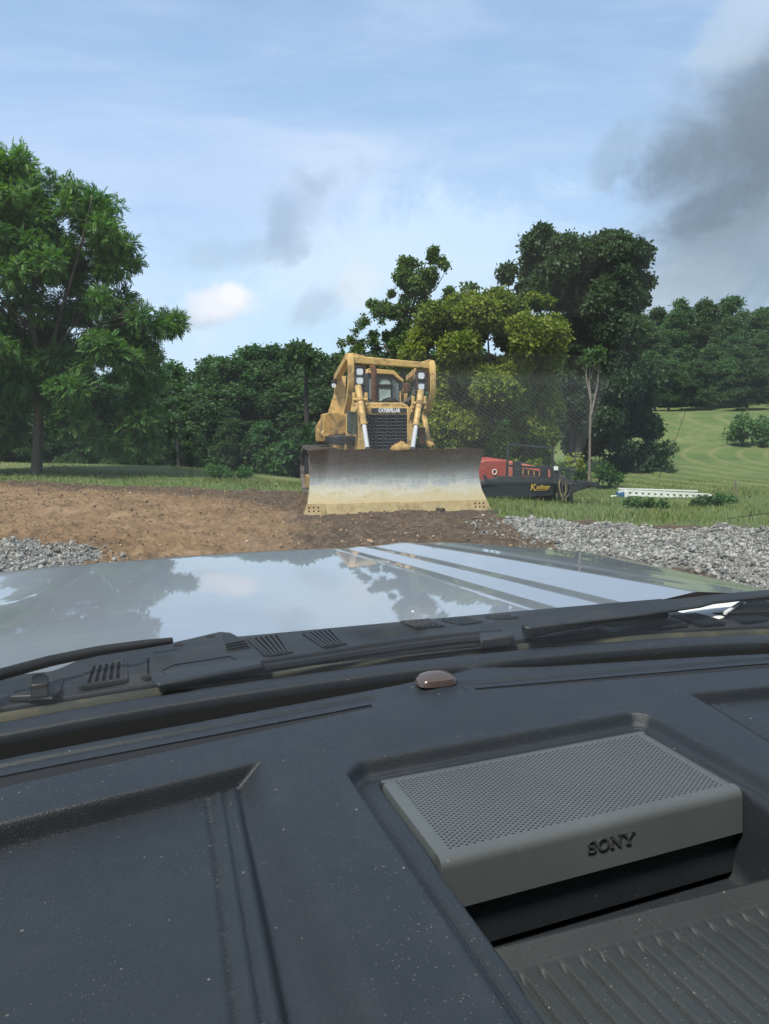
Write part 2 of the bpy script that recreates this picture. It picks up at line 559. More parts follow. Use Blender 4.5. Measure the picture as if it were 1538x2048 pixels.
M['dash'] = dash_mat('dash_plastic', (.019, .023, .028), 0.44, 0.45, 1300, 0.5)
M['dash_mat'] = dash_mat('tray_rubber', (.030, .034, .036), 0.5, 0.3, 1200, 0.8)
M['speaker'] = dash_mat('speaker_plastic', (.080, .089, .092), 0.42, 0.10, 2000, 0.25)
M['cowl'] = simple('cowl_plastic', (.012, .0145, .017), 0.5, var=0.25, vscale=9, dirt=(.05, .05, .045), dirt_amt=0.3, dscale=12)
M['cowl_dark'] = simple('cowl_dark', (.007, .008, .009), 0.5, var=0.25)
M['seal'] = simple('rubber_seal', (.030, .032, .022), 0.75, var=0.4, vscale=18, dirt=(.10, .09, .05), dirt_amt=0.5, dscale=30)
M['sensor'] = simple('sensor_plastic', (.075, .055, .048), 0.22, var=0.1, coat=0.4)
M['liner'] = simple('headliner', (.22, .22, .21), 0.95, var=0.08)
M['trim_dark'] = simple('door_trim', (.03, .03, .033), 0.7, var=0.1)
M['letter_dark'] = simple('embossed_lettering', (.045, .048, .050), 0.5, var=0.0)

# windscreen: clear glass, its two surfaces' reflection, a thin film of dust
m, b = mat('windscreen_glass')
fr = b.n('Fresnel', IOR=1.52)
k = b.m('MINIMUM', b.m('MULTIPLY', fr.outputs[0], 1.75), 0.24)
tr = b.n('BsdfTransparent', Color=(.93, .965, .955))
gl = b.n('BsdfGlossy', Color=(1, 1, 1), Roughness=0.0)
tc = b.n('TexCoord').outputs['Object']
film = b.m('ADD', 0.006, b.m('MULTIPLY', b.sstep(b.noise(tc, 6, 5, 0.6), 0.4, 0.75), 0.012))
df = b.n('BsdfTranslucent', Color=(.6, .6, .58))
s1 = b.n('MixShader', i0=film, i1=tr, i2=df)
finish(b, b.n('MixShader', i0=k, i1=s1, i2=gl))
M['windscreen'] = m
M['frit'] = simple('frit_band', (.010, .011, .013), 0.12, var=0.1, coat=0.5)

# ground
m, b = mat('ground')
tc = b.n('TexCoord').outputs['Object']
ag = b.n('Attribute', _attribute_name='grass').outputs['Fac']
av = b.n('Attribute', _attribute_name='gravel').outputs['Fac']
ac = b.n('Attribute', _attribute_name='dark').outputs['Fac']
n1 = b.noise(tc, 0.9, 8, 0.65, 0.3)
n2 = b.noise(tc, 7.0, 7, 0.7)
n3 = b.noise(tc, 32.0, 5, 0.7)
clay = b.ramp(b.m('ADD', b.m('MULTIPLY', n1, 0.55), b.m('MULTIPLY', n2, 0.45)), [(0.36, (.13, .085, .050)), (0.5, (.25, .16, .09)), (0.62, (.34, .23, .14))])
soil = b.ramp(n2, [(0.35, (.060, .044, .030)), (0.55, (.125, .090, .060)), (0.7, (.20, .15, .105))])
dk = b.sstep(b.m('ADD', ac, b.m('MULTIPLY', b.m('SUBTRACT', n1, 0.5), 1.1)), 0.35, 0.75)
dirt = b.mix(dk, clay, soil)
dirt = b.mix(b.sstep(n3, 0.60, 0.72), dirt, (.055, .038, .024))
dirt = b.mix(b.m('MULTIPLY', b.sstep(b.noise(tc, 21, 4, 0.6), 0.66, 0.74), 0.7), dirt, (.40, .33, .24))
# mown field
wv_ = b.n('Attribute', _attribute_name='swath').outputs['Fac']
g1 = b.ramp(b.m('ADD', b.m('MULTIPLY', b.noise(tc, 0.35, 6, 0.6), 0.5), b.m('MULTIPLY', b.noise(tc, 5.0, 6, 0.7), 0.5)), [(0.36, (.070, .120, .036)), (0.5, (.112, .162, .052)), (0.64, (.19, .21, .085))])
straw = b.mix(b.noise(tc, 9, 5, 0.7), (.19, .19, .075), (.30, .26, .13))
g1 = b.mix(b.m('MULTIPLY', wv_, 0.45), g1, straw)
grav = b.ramp(n3, [(0.3, (.10, .10, .095)), (0.5, (.24, .24, .225)), (0.7, (.38, .37, .35))])
c = b.mix(b.sstep(b.m('ADD', av, b.m('MULTIPLY', b.m('SUBTRACT', n2, 0.5), 0.7)), 0.4, 0.6), dirt, grav)
c = b.mix(b.sstep(b.m('ADD', ag, b.m('MULTIPLY', b.m('SUBTRACT', n2, 0.5), 0.8)), 0.38, 0.62), c, g1)
p = b.n('BsdfPrincipled', Base__Color=c, Roughness=0.95)
p.inputs['Specular IOR Level'].default_value = 0.2
bp = b.n('Bump', Height=b.m('ADD', n2, b.m('MULTIPLY', n3, 0.5)), Strength=0.9, Distance=0.06)
b.put(p, 'Normal', bp)
finish(b, p)
M['ground'] = m

m, b = mat('gravel_stone')
tint = b.n('Attribute', _attribute_name='tint').outputs['Fac']
c = b.ramp(tint, [(0.0, (.085, .085, .08)), (0.45, (.20, .20, .185)), (0.8, (.33, .325, .30)), (0.93, (.42, .41, .38)), (1.0, (.22, .17, .12))])
p = b.n('BsdfPrincipled', Base__Color=c, Roughness=0.85)
finish(b, p)
M['stone'] = m

# ---------------------------------------------------------------- terrain
XR = np.array([-.6, -.42, -.28, -.17, -.08, .02, .12])
ZC = np.array([.15, .05, -.06, -.42, -.75, -.75, -.7])


def H(x, y):
    x = np.asarray(x, dtype=float)
    y = np.asarray(y, dtype=float)
    yy = np.maximum(y, 1.0)
    r = x / yy
    zc = np.interp(r, XR, ZC)
    left = np.where(yy < 20, 0, np.where(yy < 31, zc * sm(yy, 20, 31), zc + (-2.9 - zc) * sm(yy, 31, 50)))
    left = left + sm(yy, 95, 200) * 14
    right = np.interp(yy, [0, 13, 18, 24, 30, 36, 48, 60, 75, 100, 160, 260], [0, 0, -.16, -.10, .12, .48, 1.55, 2.5, 3.9, 7.0, 15, 26])
    wgt = sm(r, .10, .27)
    z = left * (1 - wgt) + right * wgt
    z = np.where(y < 1, 0, z)
    z = z + sm(yy, 22, 60) * (fbm(x * .09, y * .09, 3, 5) - .5) * 0.8
    return z


def hz(x, y):
    return float(H(np.array([x]), np.array([y]))[0])


def gpt(px, py):
    """the ground point under a pixel of the flat yard"""
    d = ray(px, py)
    t = -EYE / d.z
    return (d.x * t, d.y * t)


def sdf_poly(X, Y, pts):
    pts = np.asarray(pts, float)
    n = len(pts)
    d2 = np.full(X.shape, 1e9)
    ins = np.zeros(X.shape, bool)
    for i in range(n):
        ax, ay = pts[i]
        bx, by = pts[(i + 1) % n]
        ex, ey = bx - ax, by - ay
        wx, wy = X - ax, Y - ay
        t = np.clip((wx * ex + wy * ey) / (ex * ex + ey * ey + 1e-12), 0, 1)
        d2 = np.minimum(d2, (wx - ex * t) ** 2 + (wy - ey * t) ** 2)
        c = (ay > Y) != (by > Y)
        with np.errstate(divide='ignore', invalid='ignore'):
            xi = ax + (Y - ay) / (by - ay if by != ay else 1e-12) * ex
        ins ^= c & (X < xi)
    d = np.sqrt(d2)
    return np.where(ins, -d, d)


GRAV_R = [gpt(*q) for q in [(985, 1062), (1020, 1052), (1100, 1056), (1200, 1064), (1350, 1070), (1538, 1074), (1900, 1082), (2300, 1200), (1600, 1210), (1250, 1120), (1080, 1090)]]
GRAV_L = [gpt(*q) for q in [(-600, 1098), (0, 1102), (70, 1104), (140, 1112), (190, 1124), (150, 1170), (-200, 1230), (-900, 1230)]]
PXB = np.array([-900, 0, 300, 480, 620, 960, 1050, 1250, 1538, 2500])
YB = np.array([24, 22.5, 20.5, 19.4, 18.5, 14.9, 13.6, 12.7, 12.1, 12])


def masks(x, y):
    px = CX + x / np.maximum(y, 1) * F
    yb = np.interp(px, PXB, YB)
    e = (fbm(x * .7, y * .7, 4, 3) - .5) * 1.6
    grass = sm(y + e, yb - .7, yb + .7)
    grass = np.where(y < 2, sm(np.hypot(x, y), 10, 16), grass)
    gr = np.minimum(sdf_poly(x, y, GRAV_R), sdf_poly(x, y, GRAV_L)) + (fbm(x * 1.6, y * 1.6, 3, 9) - .5) * .7
    gravel = 1 - sm(gr, -.25, .25)
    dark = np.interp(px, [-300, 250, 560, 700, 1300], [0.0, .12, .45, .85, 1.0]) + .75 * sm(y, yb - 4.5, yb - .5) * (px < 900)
    return grass, gravel, dark


ang = np.concatenate([np.arange(-180, -44, 4.0), np.arange(-44, 40, .16), np.arange(40, 180, 4.0)]) * math.pi / 180
rad = np.concatenate([[0.4, 1, 2, 3, 4, 5, 6, 6.8], np.geomspace(7.4, 40, 330), np.geomspace(40.6, 420, 110)])
A, RR = np.meshgrid(ang, rad)
gx = np.sin(A) * RR
gy = np.cos(A) * RR
gz = H(gx, gy)
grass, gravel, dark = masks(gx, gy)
near = 1 - sm(RR, 26, 45)
clod = np.maximum(fbm(gx * 2.6, gy * 2.6, 4, 21) - .50, 0) * .22 + np.maximum(fbm(gx * 9, gy * 9, 4, 31) - .50, 0) * .20
gz = gz + near * (1 - grass) * (clod + (fbm(gx * .5, gy * .5, 3, 41) - .5) * .22) * sm(RR, 3, 7)
gz = gz + near * gravel * (.05 + .10 * fbm(gx * 1.2, gy * 1.2, 2, 51))
# hay swaths on the hillside and along the left crest
rr_ = np.hypot(gx - 25, gy - 30)
sw = np.sin(rr_ * 5.6 + 1.5 * fbm(gx * .12, gy * .12, 2, 61)) * .5 + .5
swath = sm(sw, .70, .98) * sm(gy, 19, 23) * grass * (.45 + .9 * fbm(gx * .4, gy * .8, 3, 71))
pxm = CX + gx / np.maximum(gy, 1) * F
crest = sm(gy, 24, 30) * (pxm < 640)
swath = np.maximum(swath * (pxm > 640), crest * (.45 + .6 * fbm(gx * .5, gy * .5, 3, 81)))
gz = gz + swath * .06 * (RR < 70)
na, nr = len(ang), len(rad)
idx = np.arange(nr * na).reshape(nr, na)
q = np.stack([idx[:-1, :-1], idx[:-1, 1:], idx[1:, 1:], idx[1:, :-1]], -1).reshape(-1, 4)
q2 = np.stack([idx[:-1, -1], idx[:-1, 0], idx[1:, 0], idx[1:, -1]], -1).reshape(-1, 4)
gv = np.stack([gx, gy, gz], -1).reshape(-1, 3)
cv = len(gv)
gv = np.vstack([gv, [[0, 0, 0]]])
ct = np.stack([np.full(na, cv), idx[0], np.roll(idx[0], -1)], -1)
me = np_mesh('ground', gv, np.vstack([q, q2])[:, ::-1], ct[:, ::-1], True,
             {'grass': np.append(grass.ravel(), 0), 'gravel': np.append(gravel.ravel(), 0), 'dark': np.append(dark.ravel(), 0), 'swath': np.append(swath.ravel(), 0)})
ground = link('ground', me, M['ground'])
tag(ground, kind='structure')

# gravel: loose stones heaped along the drive
ICO_V = []
ph = (1 + 5 ** .5) / 2
for a_ in (-1, 1):
    for b_ in (-ph, ph):
        ICO_V += [(0, a_, b_), (a_, b_, 0), (b_, 0, a_)]
_bm = bmesh.new()
bmesh.ops.create_icosphere(_bm, subdivisions=1, radius=1)
ICO_V = np.array([v.co[:] for v in _bm.verts])
ICO_F = np.array([[v.index for v in f.verts] for f in _bm.faces])
_bm.free()


def scatter(templates, pos, rot, scale, tint):
    """templates: list of (verts, faces) of the same layout; returns verts, faces, tint"""
    k = len(templates[0])
    n = len(pos)
    pick = rng.integers(0, k, n)
    T = np.array(templates[0])[pick]
    V = np.einsum('nij,nkj->nki', rot, T) * scale[:, None, :] if scale.ndim == 1 else np.einsum('nij,nkj->nki', rot, T * scale[:, None, :])
    V = V + pos[:, None, :]
    nv = T.shape[1]
    Fc = np.asarray(templates[1])
    fc = (Fc[None] + (np.arange(n) * nv)[:, None, None]).reshape(-1, Fc.shape[1])
    return V.reshape(-1, 3), fc, np.repeat(tint, nv)


def rand_rot(n):
    qv = rng.normal(size=(n, 4))
    qv /= np.linalg.norm(qv, axis=1)[:, None]
    a, b_, c_, d = qv.T
    return np.stack([np.stack([1 - 2 * (c_ * c_ + d * d), 2 * (b_ * c_ - a * d), 2 * (b_ * d + a * c_)], -1),
                     np.stack([2 * (b_ * c_ + a * d), 1 - 2 * (b_ * b_ + d * d), 2 * (c_ * d - a * b_)], -1),
                     np.stack([2 * (b_ * d - a * c_), 2 * (c_ * d + a * b_), 1 - 2 * (b_ * b_ + c_ * c_)], -1)], 1)


stones = [ICO_V * (1 + rng.uniform(-.28, .28, (len(ICO_V), 1))) for _ in range(8)]


def ground_z(x, y):
    g, v, d = masks(x, y)
    cl = np.maximum(fbm(x * 2.6, y * 2.6, 4, 21) - .50, 0) * .22 + np.maximum(fbm(x * 9, y * 9, 4, 31) - .50, 0) * .20
    return H(x, y) + (1 - g) * (cl + (fbm(x * .5, y * .5, 3, 41) - .5) * .22) + v * (.05 + .10 * fbm(x * 1.2, y * 1.2, 2, 51))


def make_gravel(name, poly, n, x0, x1, y0, y1, label):
    X = rng.uniform(x0, x1, n * 3)
    Y = rng.uniform(y0, y1, n * 3)
    d = sdf_poly(X, Y, poly) + (fbm(X * 1.6, Y * 1.6, 3, 9) - .5) * .7
    keep = (d < 0.02) | ((d < .45) & (rng.random(len(X)) < .12))
    X, Y = X[keep][:n], Y[keep][:n]
    Z = ground_z(X, Y) + rng.uniform(-.004, .02, len(X))
    s_ = np.minimum(.007 + rng.exponential(.0075, len(X)), .045)
    sc = s_[:, None] * rng.uniform(.6, 1.25, (len(X), 3))
    v, f, t = scatter((stones, ICO_F), np.stack([X, Y, Z], -1), rand_rot(len(X)), sc, rng.random(len(X)))
    o = link(name, np_mesh(name, v, None, f, False, {'tint': t}), M['stone'])
    tag(o, label, 'gravel', kind='stuff')


make_gravel('gravel', GRAV_R, 46000, 1.2, 9.5, 6.5, 13.2, 'grey crushed stone spread beside the grass on the right of the yard')
make_gravel('gravel', GRAV_L, 14000, -7.5, -2.5, 6.5, 11.5, 'patch of grey crushed stone at the left front corner of the bonnet')

# clods of earth and dry stubble on the yard
n = 30000
X = rng.uniform(-11, 5, n)
Y = rng.uniform(8, 22, n)
g, v_, d_ = masks(X, Y)
keep = (g < .5) & (v_ < .4)
X, Y = X[keep], Y[keep]
s_ = .004 + rng.exponential(.0055, len(X))
v, f, t = scatter((stones, ICO_F), np.stack([X, Y, ground_z(X, Y) + s_ * .2], -1), rand_rot(len(X)), s_[:, None] * rng.uniform(.5, 1.3, (len(X), 3)), rng.random(len(X)))
m, b = mat('clod')
tint = b.n('Attribute', _attribute_name='tint').outputs['Fac']
p = b.n('BsdfPrincipled', Base__Color=b.ramp(tint, [(0, (.08, .055, .035)), (.5, (.20, .13, .075)), (.92, (.32, .21, .12)), (1, (.42, .36, .28))]), Roughness=.95)
finish(b, p)
o = link('dirt', np_mesh('dirt', v, None, f, False, {'tint': t}), m)
tag(o, 'loose clods and crumbs of brown earth over the bulldozed yard', 'dirt', kind='stuff')


def blades(name, X, Y, hgt, wid, tint, label, matl, lean=.9, cat='grass'):
    n = len(X)
    Z = ground_z(X, Y) - .01
    a = rng.uniform(0, 2 * math.pi, n)
    dx, dy = np.cos(a), np.sin(a)
    la = rng.uniform(0, 2 * math.pi, n)
    ll = rng.uniform(.1, 1, n) * lean * hgt
    base = np.stack([X, Y, Z], -1)
    side = np.stack([dx, dy, 0 * dx], -1) * wid[:, None] / 2
    mid = base + np.stack([np.cos(la) * ll * .4, np.sin(la) * ll * .4, hgt * .6], -1)
    tip = base + np.stack([np.cos(la) * ll, np.sin(la) * ll, hgt], -1)
    V = np.stack([base - side, base + side, mid + side * .7, mid - side * .7, tip], 1)
    i0 = (np.arange(n) * 5)[:, None]
    quads = i0 + np.array([[0, 1, 2, 3]])
    tris = i0 + np.array([[3, 2, 4]])
    o = link(name, np_mesh(name, V.reshape(-1, 3), quads, tris, False, {'tint': np.repeat(tint, 5)}), matl)
    tag(o, label, cat, kind='stuff')


def grass_field(n, x0, x1, y0, y1, pmin, pmax, hmin, hmax, wmin, wmax, label, dens=None):
    X = rng.uniform(x0, x1, n)
    Y = rng.uniform(y0, y1, n)
    px = CX + X / Y * F
    g, v_, d_ = masks(X, Y)
    clump = fbm(X * .8, Y * .8, 3, 91)
    keep = (px > pmin) & (px < pmax) & (rng.random(n) < g ** 1.5) & (rng.random(n) < .35 + 1.3 * np.clip(clump - .3, 0, 1))
    X, Y, clump = X[keep], Y[keep], clump[keep]
    h_ = rng.uniform(hmin, hmax, len(X)) * (.5 + clump)
    blades('grass', X, Y, h_, rng.uniform(wmin, wmax, len(X)), np.clip(rng.normal(.45, .22, len(X)) + (rng.random(len(X)) < .14) * .45, 0, 1), label, M['grass'])


grass_field(60000, 1.0, 15, 11.8, 24, 930, 1750, .03, .13, .008, .018, 'ragged green grass strip between the gravel and the hayfield')
grass_field(70000, -24, 1, 17.5, 34, -150, 640, .03, .13, .010, .026, 'mown green grass along the far edge of the dirt yard')
# dry stubble on the dirt
n = 2600
X = rng.uniform(-9, 3, n)
Y = rng.uniform(8.5, 18, n)
g, v_, d_ = masks(X, Y)
keep = (g < .5) & (v_ < .3) & (fbm(X * 1.1, Y * 1.1, 3, 17) > .5)
X, Y = X[keep], Y[keep]
blades('stubble', X, Y, rng.uniform(.02, .09, len(X)), rng.uniform(.004, .010, len(X)), np.clip(rng.normal(.8, .2, len(X)), 0, 1), 'dry grass stubs scattered over the brown dirt', M['grass'], 1.2, 'stubble')

# ---------------------------------------------------------------- trees


def unit_quads(kind):
    """leaf sprays of unit length: list of variants, same layout"""
    out = []
    for s_ in range(6):
        r_ = np.random.default_rng(100 + s_)
        V = []
        if kind == 'pinnate':
            for i in range(7):
                t = .18 + .82 * i / 6
                for sd in ((-1, 1) if i < 6 else (0,)):
                    base = np.array([t, 0, -.22 * t * t])
                    ln = .36 * (1 - .25 * abs(t - .55)) * r_.uniform(.85, 1.15)
                    dirv = np.array([.55, sd * 1.0, -.35 - r_.uniform(0, .3)]) if sd else np.array([1, 0, -.5])
                    dirv /= np.linalg.norm(dirv)
                    wv_ = np.cross(dirv, [0, 0, 1])
                    wv_ /= np.linalg.norm(wv_)
                    wd = ln * .20
                    V += [base, base + dirv * ln * .45 + wv_ * wd, base + dirv * ln, base + dirv * ln * .45 - wv_ * wd]
        else:
            for i in range(7):
                base = r_.normal(size=3) * .28
                dirv = r_.normal(size=3) + np.array([.5, 0, -.1])
                dirv /= np.linalg.norm(dirv)
                nrm = r_.normal(size=3) * .6 + np.array([0, 0, 1.0])
                wv_ = np.cross(dirv, nrm)
                wv_ /= np.linalg.norm(wv_) + 1e-6
                ln = r_.uniform(.45, .7)
                wd = ln * .33
                V += [base, base + dirv * ln * .5 + wv_ * wd, base + dirv * ln, base + dirv * ln * .5 - wv_ * wd]
        out.append(np.array(V))
    k = len(out[0]) // 4
    return np.array(out), np.arange(k * 4).reshape(k, 4)


SPRAY = {k: unit_quads(k) for k in ('pinnate', 'broad')}


def crown_mesh(name, clumps, n, size, kind, droop=.25, tint_mu=.45, flat=.75, core=.35, seed=0):
    """clumps: (n,4) centre+radius; sprays spread through every clump, denser on its outside"""
    r_ = np.random.default_rng(seed + 500)
    cl = np.asarray(clumps, float)
    wgt = cl[:, 3] ** 2
    pick = r_.choice(len(cl), n, p=wgt / wgt.sum())
    d = r_.normal(size=(n, 3))
    d[:, 2] += .15
    d /= np.linalg.norm(d, axis=1)[:, None]
    rr = (core + (1 - core) * r_.random(n) ** .6)
    P = cl[pick, :3] + d * (cl[pick, 3] * rr)[:, None] * np.array([1, 1, flat])
    out = d * .8 + r_.normal(size=(n, 3)) * .55
    out[:, 2] -= droop
    out /= np.linalg.norm(out, axis=1)[:, None]
    up = r_.normal(size=(n, 3)) * .45 + np.array([0, 0, 1.0])
    sd = np.cross(up, out)
    sd /= np.linalg.norm(sd, axis=1)[:, None] + 1e-9
    up = np.cross(out, sd)
    rot = np.stack([out, sd, up], -1)
    cl_t = r_.normal(0, .12, len(cl))
    tint = np.clip(tint_mu + cl_t[pick] + r_.normal(0, .16, n), 0, 1)
    s_ = size * r_.uniform(.7, 1.25, n)
    T, Fc = SPRAY[kind]
    V = np.einsum('nij,nkj->nki', rot, T[r_.integers(0, len(T), n)]) * s_[:, None, None] + P[:, None, :]
    nv = T.shape[1]
    fc = (Fc[None] + (np.arange(n) * nv)[:, None, None]).reshape(-1, 4)
    return np_mesh(name, V.reshape(-1, 3), fc, None, False, {'tint': np.repeat(tint, nv)})


def trunk_mesh(mb, path, r0, r1, limbs, lr=.35, seed=0):
    r_ = random.Random(seed)
    n = len(path)
    mb.tube(path, [r0 + (r1 - r0) * (i / (n - 1)) ** .8 for i in range(n)], 10)
    for tgt in limbs:
        tgt = Vector(tgt)
        best = None
        for i, p in enumerate(path):
            p = Vector(p)
            t = i / (n - 1)
            dz = tgt.z - p.z
            sc = abs(dz - .55 * math.hypot(tgt.x - p.x, tgt.y - p.y)) + (.0 if t > .25 else 5)
            if best is None or sc < best[0]:
                best = (sc, p, r0 + (r1 - r0) * t ** .8)
        p, rb = best[1], best[2]
        L = (tgt - p).length
        mid = p.lerp(tgt, .5) + Vector((r_.uniform(-.1, .1), r_.uniform(-.1, .1), .10)) * L
        q1 = p.lerp(mid, .5) + Vector((r_.uniform(-.04, .04), 0, -.02)) * L
        rb = max(.012, rb * lr)
        mb.tube([p, q1, mid, mid.lerp(tgt, .55) + Vector((0, 0, .03 * L)), tgt], [rb, rb * .8, rb * .6, rb * .4, rb * .2], 6)
        for k in range(2):
            e = tgt + Vector((r_.uniform(-1, 1), r_.uniform(-1, 1), r_.uniform(-.4, .6))) * L * .22
            mb.tube([mid, mid.lerp(e, .5), e], [rb * .35, rb * .25, rb * .1], 5)
    return mb


def px_clumps(lst, Y, bx, bz, depth, seed):
    r_ = random.Random(seed)
    out = []
    s_ = Y / F
    for (px, py, r) in lst:
        wpt = ray(px, py) * (Y / ray(px, py).y)
        c0 = Vector((wpt.x - bx, r_.uniform(-depth, depth), wpt.z + EYE - bz))
        for k in range(9):
            dv = Vector((r_.gauss(0, 1), r_.gauss(0, 1), r_.gauss(0, 1))).normalized() * r * s_ * r_.uniform(.15, .75)
            out.append((*(c0 + dv), r * s_ * r_.uniform(.42, .66)))
    return out


def poly_clumps(poly, n, rmin, rmax, Y, bx, bz, depth, seed, squash=1.0):
    """fills a crown outline (in the photo's pixels) with leaf clumps at this distance, deeper towards its middle"""
    r_ = np.random.default_rng(seed)
    P_ = np.array(poly, float)
    lo, hi = P_.min(0), P_.max(0)
    out = []
    tries = 0
    while len(out) < n and tries < n * 60:
        tries += 1
        q_ = lo + (hi - lo) * r_.random(2)
        dd_ = float(sdf_poly(np.array([q_[0]]), np.array([q_[1]]), poly)[0])
        r = r_.uniform(rmin, rmax)
        if dd_ > -r * .45:
            r = -dd_ / .5
            if r < rmin * .35:
                continue
        r = min(r, rmax)
        s_ = Y / F
        half = depth * math.sqrt(min(1.0, -dd_ / 110.0))
        w_ = ray(q_[0], q_[1]) * (Y / ray(q_[0], q_[1]).y)
        out.append((w_.x - bx, r_.uniform(-half, half), w_.z + EYE - bz, r * s_))
    return out


def hero_tree(name, label, cat, basepx, Y, lst, depth, n, size, kind, leafm, barkm, trunk, tr, seed, droop=.25, tint=.45, flat=.75, core=.35, limbs=None, group=None, extra=None):
    bx = (basepx - CX) / F * Y
    bz = hz(bx, Y)
    root = thing(name, label, cat, (bx, Y, bz), 0, group)
    cl = poly_clumps(lst[0], lst[1], lst[2], lst[3], Y, bx, bz, depth, seed) if isinstance(lst, tuple) else px_clumps(lst, Y, bx, bz, depth, seed)
    path = [(0, 0, -.15)]
    for (px, py) in trunk:
        wpt = ray(px, py) * (Y / ray(px, py).y)
        path.append((wpt.x - bx, 0, wpt.z + EYE - bz))
    mb = MB()
    trunk_mesh(mb, path, tr[0], tr[1], [c[:3] for c in cl[::6]], seed=seed)
    for ex in (extra or []):
        pts = [(0.0, 0.0, 0.0)] * 0
        for (px, py, dy) in ex[0]:
            wpt = ray(px, py) * ((Y + dy) / ray(px, py).y)
            pts.append((wpt.x - bx, dy, wpt.z + EYE - bz))
        mb.tube(pts, [ex[1] + (ex[2] - ex[1]) * i / (len(pts) - 1) for i in range(len(pts))], 8)
    mb.build('trunk', barkm, root)
    link('crown', crown_mesh('crown', cl, n, size, kind, droop, tint, flat, core, seed), leafm, root)
    return root


# the walnut on the left
WAL = ([(-130, 300), (-70, 275), (-20, 285), (15, 292), (45, 312), (60, 350), (75, 332), (90, 352), (125, 362), (165, 372), (185, 345), (205, 380), (208, 408), (262, 412), (246, 440), (262, 480), (266, 520), (238, 552), (262, 590), (285, 598), (280, 632), (318, 622), (360, 630), (340, 662), (316, 682), (332, 706), (308, 722), (300, 770), (296, 805), (312, 845), (302, 885), (270, 905), (222, 910), (170, 885), (135, 860), (105, 800), (50, 800), (30, 890), (-30, 920), (-130, 900)], 320, 14, 36)
hero_tree('walnut_tree', 'tall walnut tree with drooping feathery leaves standing alone on the left field edge', 'tree', 72, 25.0, WAL, 2.6, 52000, .25, 'pinnate', M['leaf_walnut'], M['bark'],
          [(74, 900), (78, 820), (76, 740), (66, 660), (52, 600), (40, 500), (30, 420), (25, 360)], (.19, .05), 3, droop=.30, tint=.45, flat=.8, core=.1,
          extra=[([(78, 800, 0), (100, 700, -.2), (130, 600, -.4), (165, 480, -.5), (185, 390, -.5)], .09, .02), ([(76, 740, 0), (40, 660, .3), (-20, 560, .5)], .08, .02)])
# the pale loose-limbed tree behind the machine
LOO = ([(678, 690), (698, 665), (700, 640), (735, 625), (742, 588), (775, 582), (790, 548), (794, 515), (816, 508), (830, 532), (845, 505), (875, 498), (896, 525), (886, 560), (858, 582), (868, 598), (930, 558), (956, 570), (920, 612), (870, 645), (850, 690), (860, 760), (700, 760)], 150, 6, 14)
hero_tree('locust_tree', 'open sparse tree with thin separate boughs rising behind the bulldozer cage', 'tree', 800, 31.0, LOO, 1.2, 6500, .19, 'broad', M['leaf_walnut'], M['bark'],
          [(800, 900), (802, 800), (805, 720), (815, 650), (835, 580), (850, 530)], (.16, .03), 5, tint=.5, core=.0,
          extra=[([(803, 740, 0), (770, 690, 0), (720, 680, 0), (685, 690, 0)], .05, .01), ([(815, 650, 0), (780, 620, 0), (755, 600, 0)], .04, .01), ([(830, 600, 0), (870, 580, .3), (890, 545, .3)], .035, .01)])
# the yellow-green tree
YEL = ([(838, 650), (868, 605), (915, 592), (950, 578), (1000, 570), (1035, 592), (1075, 588), (1112, 600), (1133, 640), (1126, 690), (1108, 735), (1122, 800), (1105, 880), (1092, 965), (850, 965), (846, 900), (862, 770), (815, 725), (800, 690)], 120, 16, 40)
hero_tree('maple_tree', 'yellow-green tree with rounded crown rising just right of the bulldozer cage', 'tree', 985, 24.0, YEL, 1.8, 36000, .19, 'broad', M['leaf_yellow'], M['bark_pale'],
          [(985, 960), (982, 880), (985, 800), (978, 720), (975, 650)], (.10, .02), 8, tint=.34, core=.3)
# the dark tall tree on the right of the trailer
DRK = ([(984, 540), (1008, 524), (1040, 545), (1046, 478), (1078, 456), (1116, 450), (1134, 476), (1164, 482), (1186, 450), (1216, 456), (1238, 476), (1280, 480), (1278, 520), (1298, 565), (1284, 620), (1268, 650), (1282, 700), (1296, 740), (1300, 790), (1322, 850), (1302, 882), (1286, 872), (1268, 908), (1244, 950), (1252, 976), (1212, 972), (1192, 930), (1138, 925), (1122, 800), (1136, 700), (1120, 606), (1060, 606), (1030, 574), (1000, 562)], 150, 14, 38)
hero_tree('ash_tree', 'tallest dark green tree, directly behind the yellow-green one', 'tree', 1150, 27.0, DRK, 1.8, 36000, .21, 'broad', M['leaf_dark'], M['bark'],
          [(1152, 960), (1158, 880), (1168, 790), (1182, 700), (1195, 620), (1205, 540), (1205, 490)], (.15, .04), 11, tint=.42, core=.25,
          extra=[([(1140, 990, .2), (1145, 900, .2), (1152, 800, .2), (1150, 700, .2), (1130, 600, .1), (1110, 500, .1)], .11, .03)])
hero_tree('sapling', 'slim grey stemmed sapling standing in front of the tallest dark tree', 'tree', 1178, 20.5, [(1194, 705, 10), (1176, 715, 9)], .2, 36, .2, 'broad', M['leaf_mid'], M['bark_pale'],
          [(1179, 940), (1180, 860), (1182, 800), (1178, 760)], (.042, .02), 14, extra=[([(1182, 830, 0), (1195, 770, 0), (1198, 720, 0)], .03, .012), ([(1181, 800, 0), (1172, 750, 0), (1178, 700, 0)], .025, .01)])


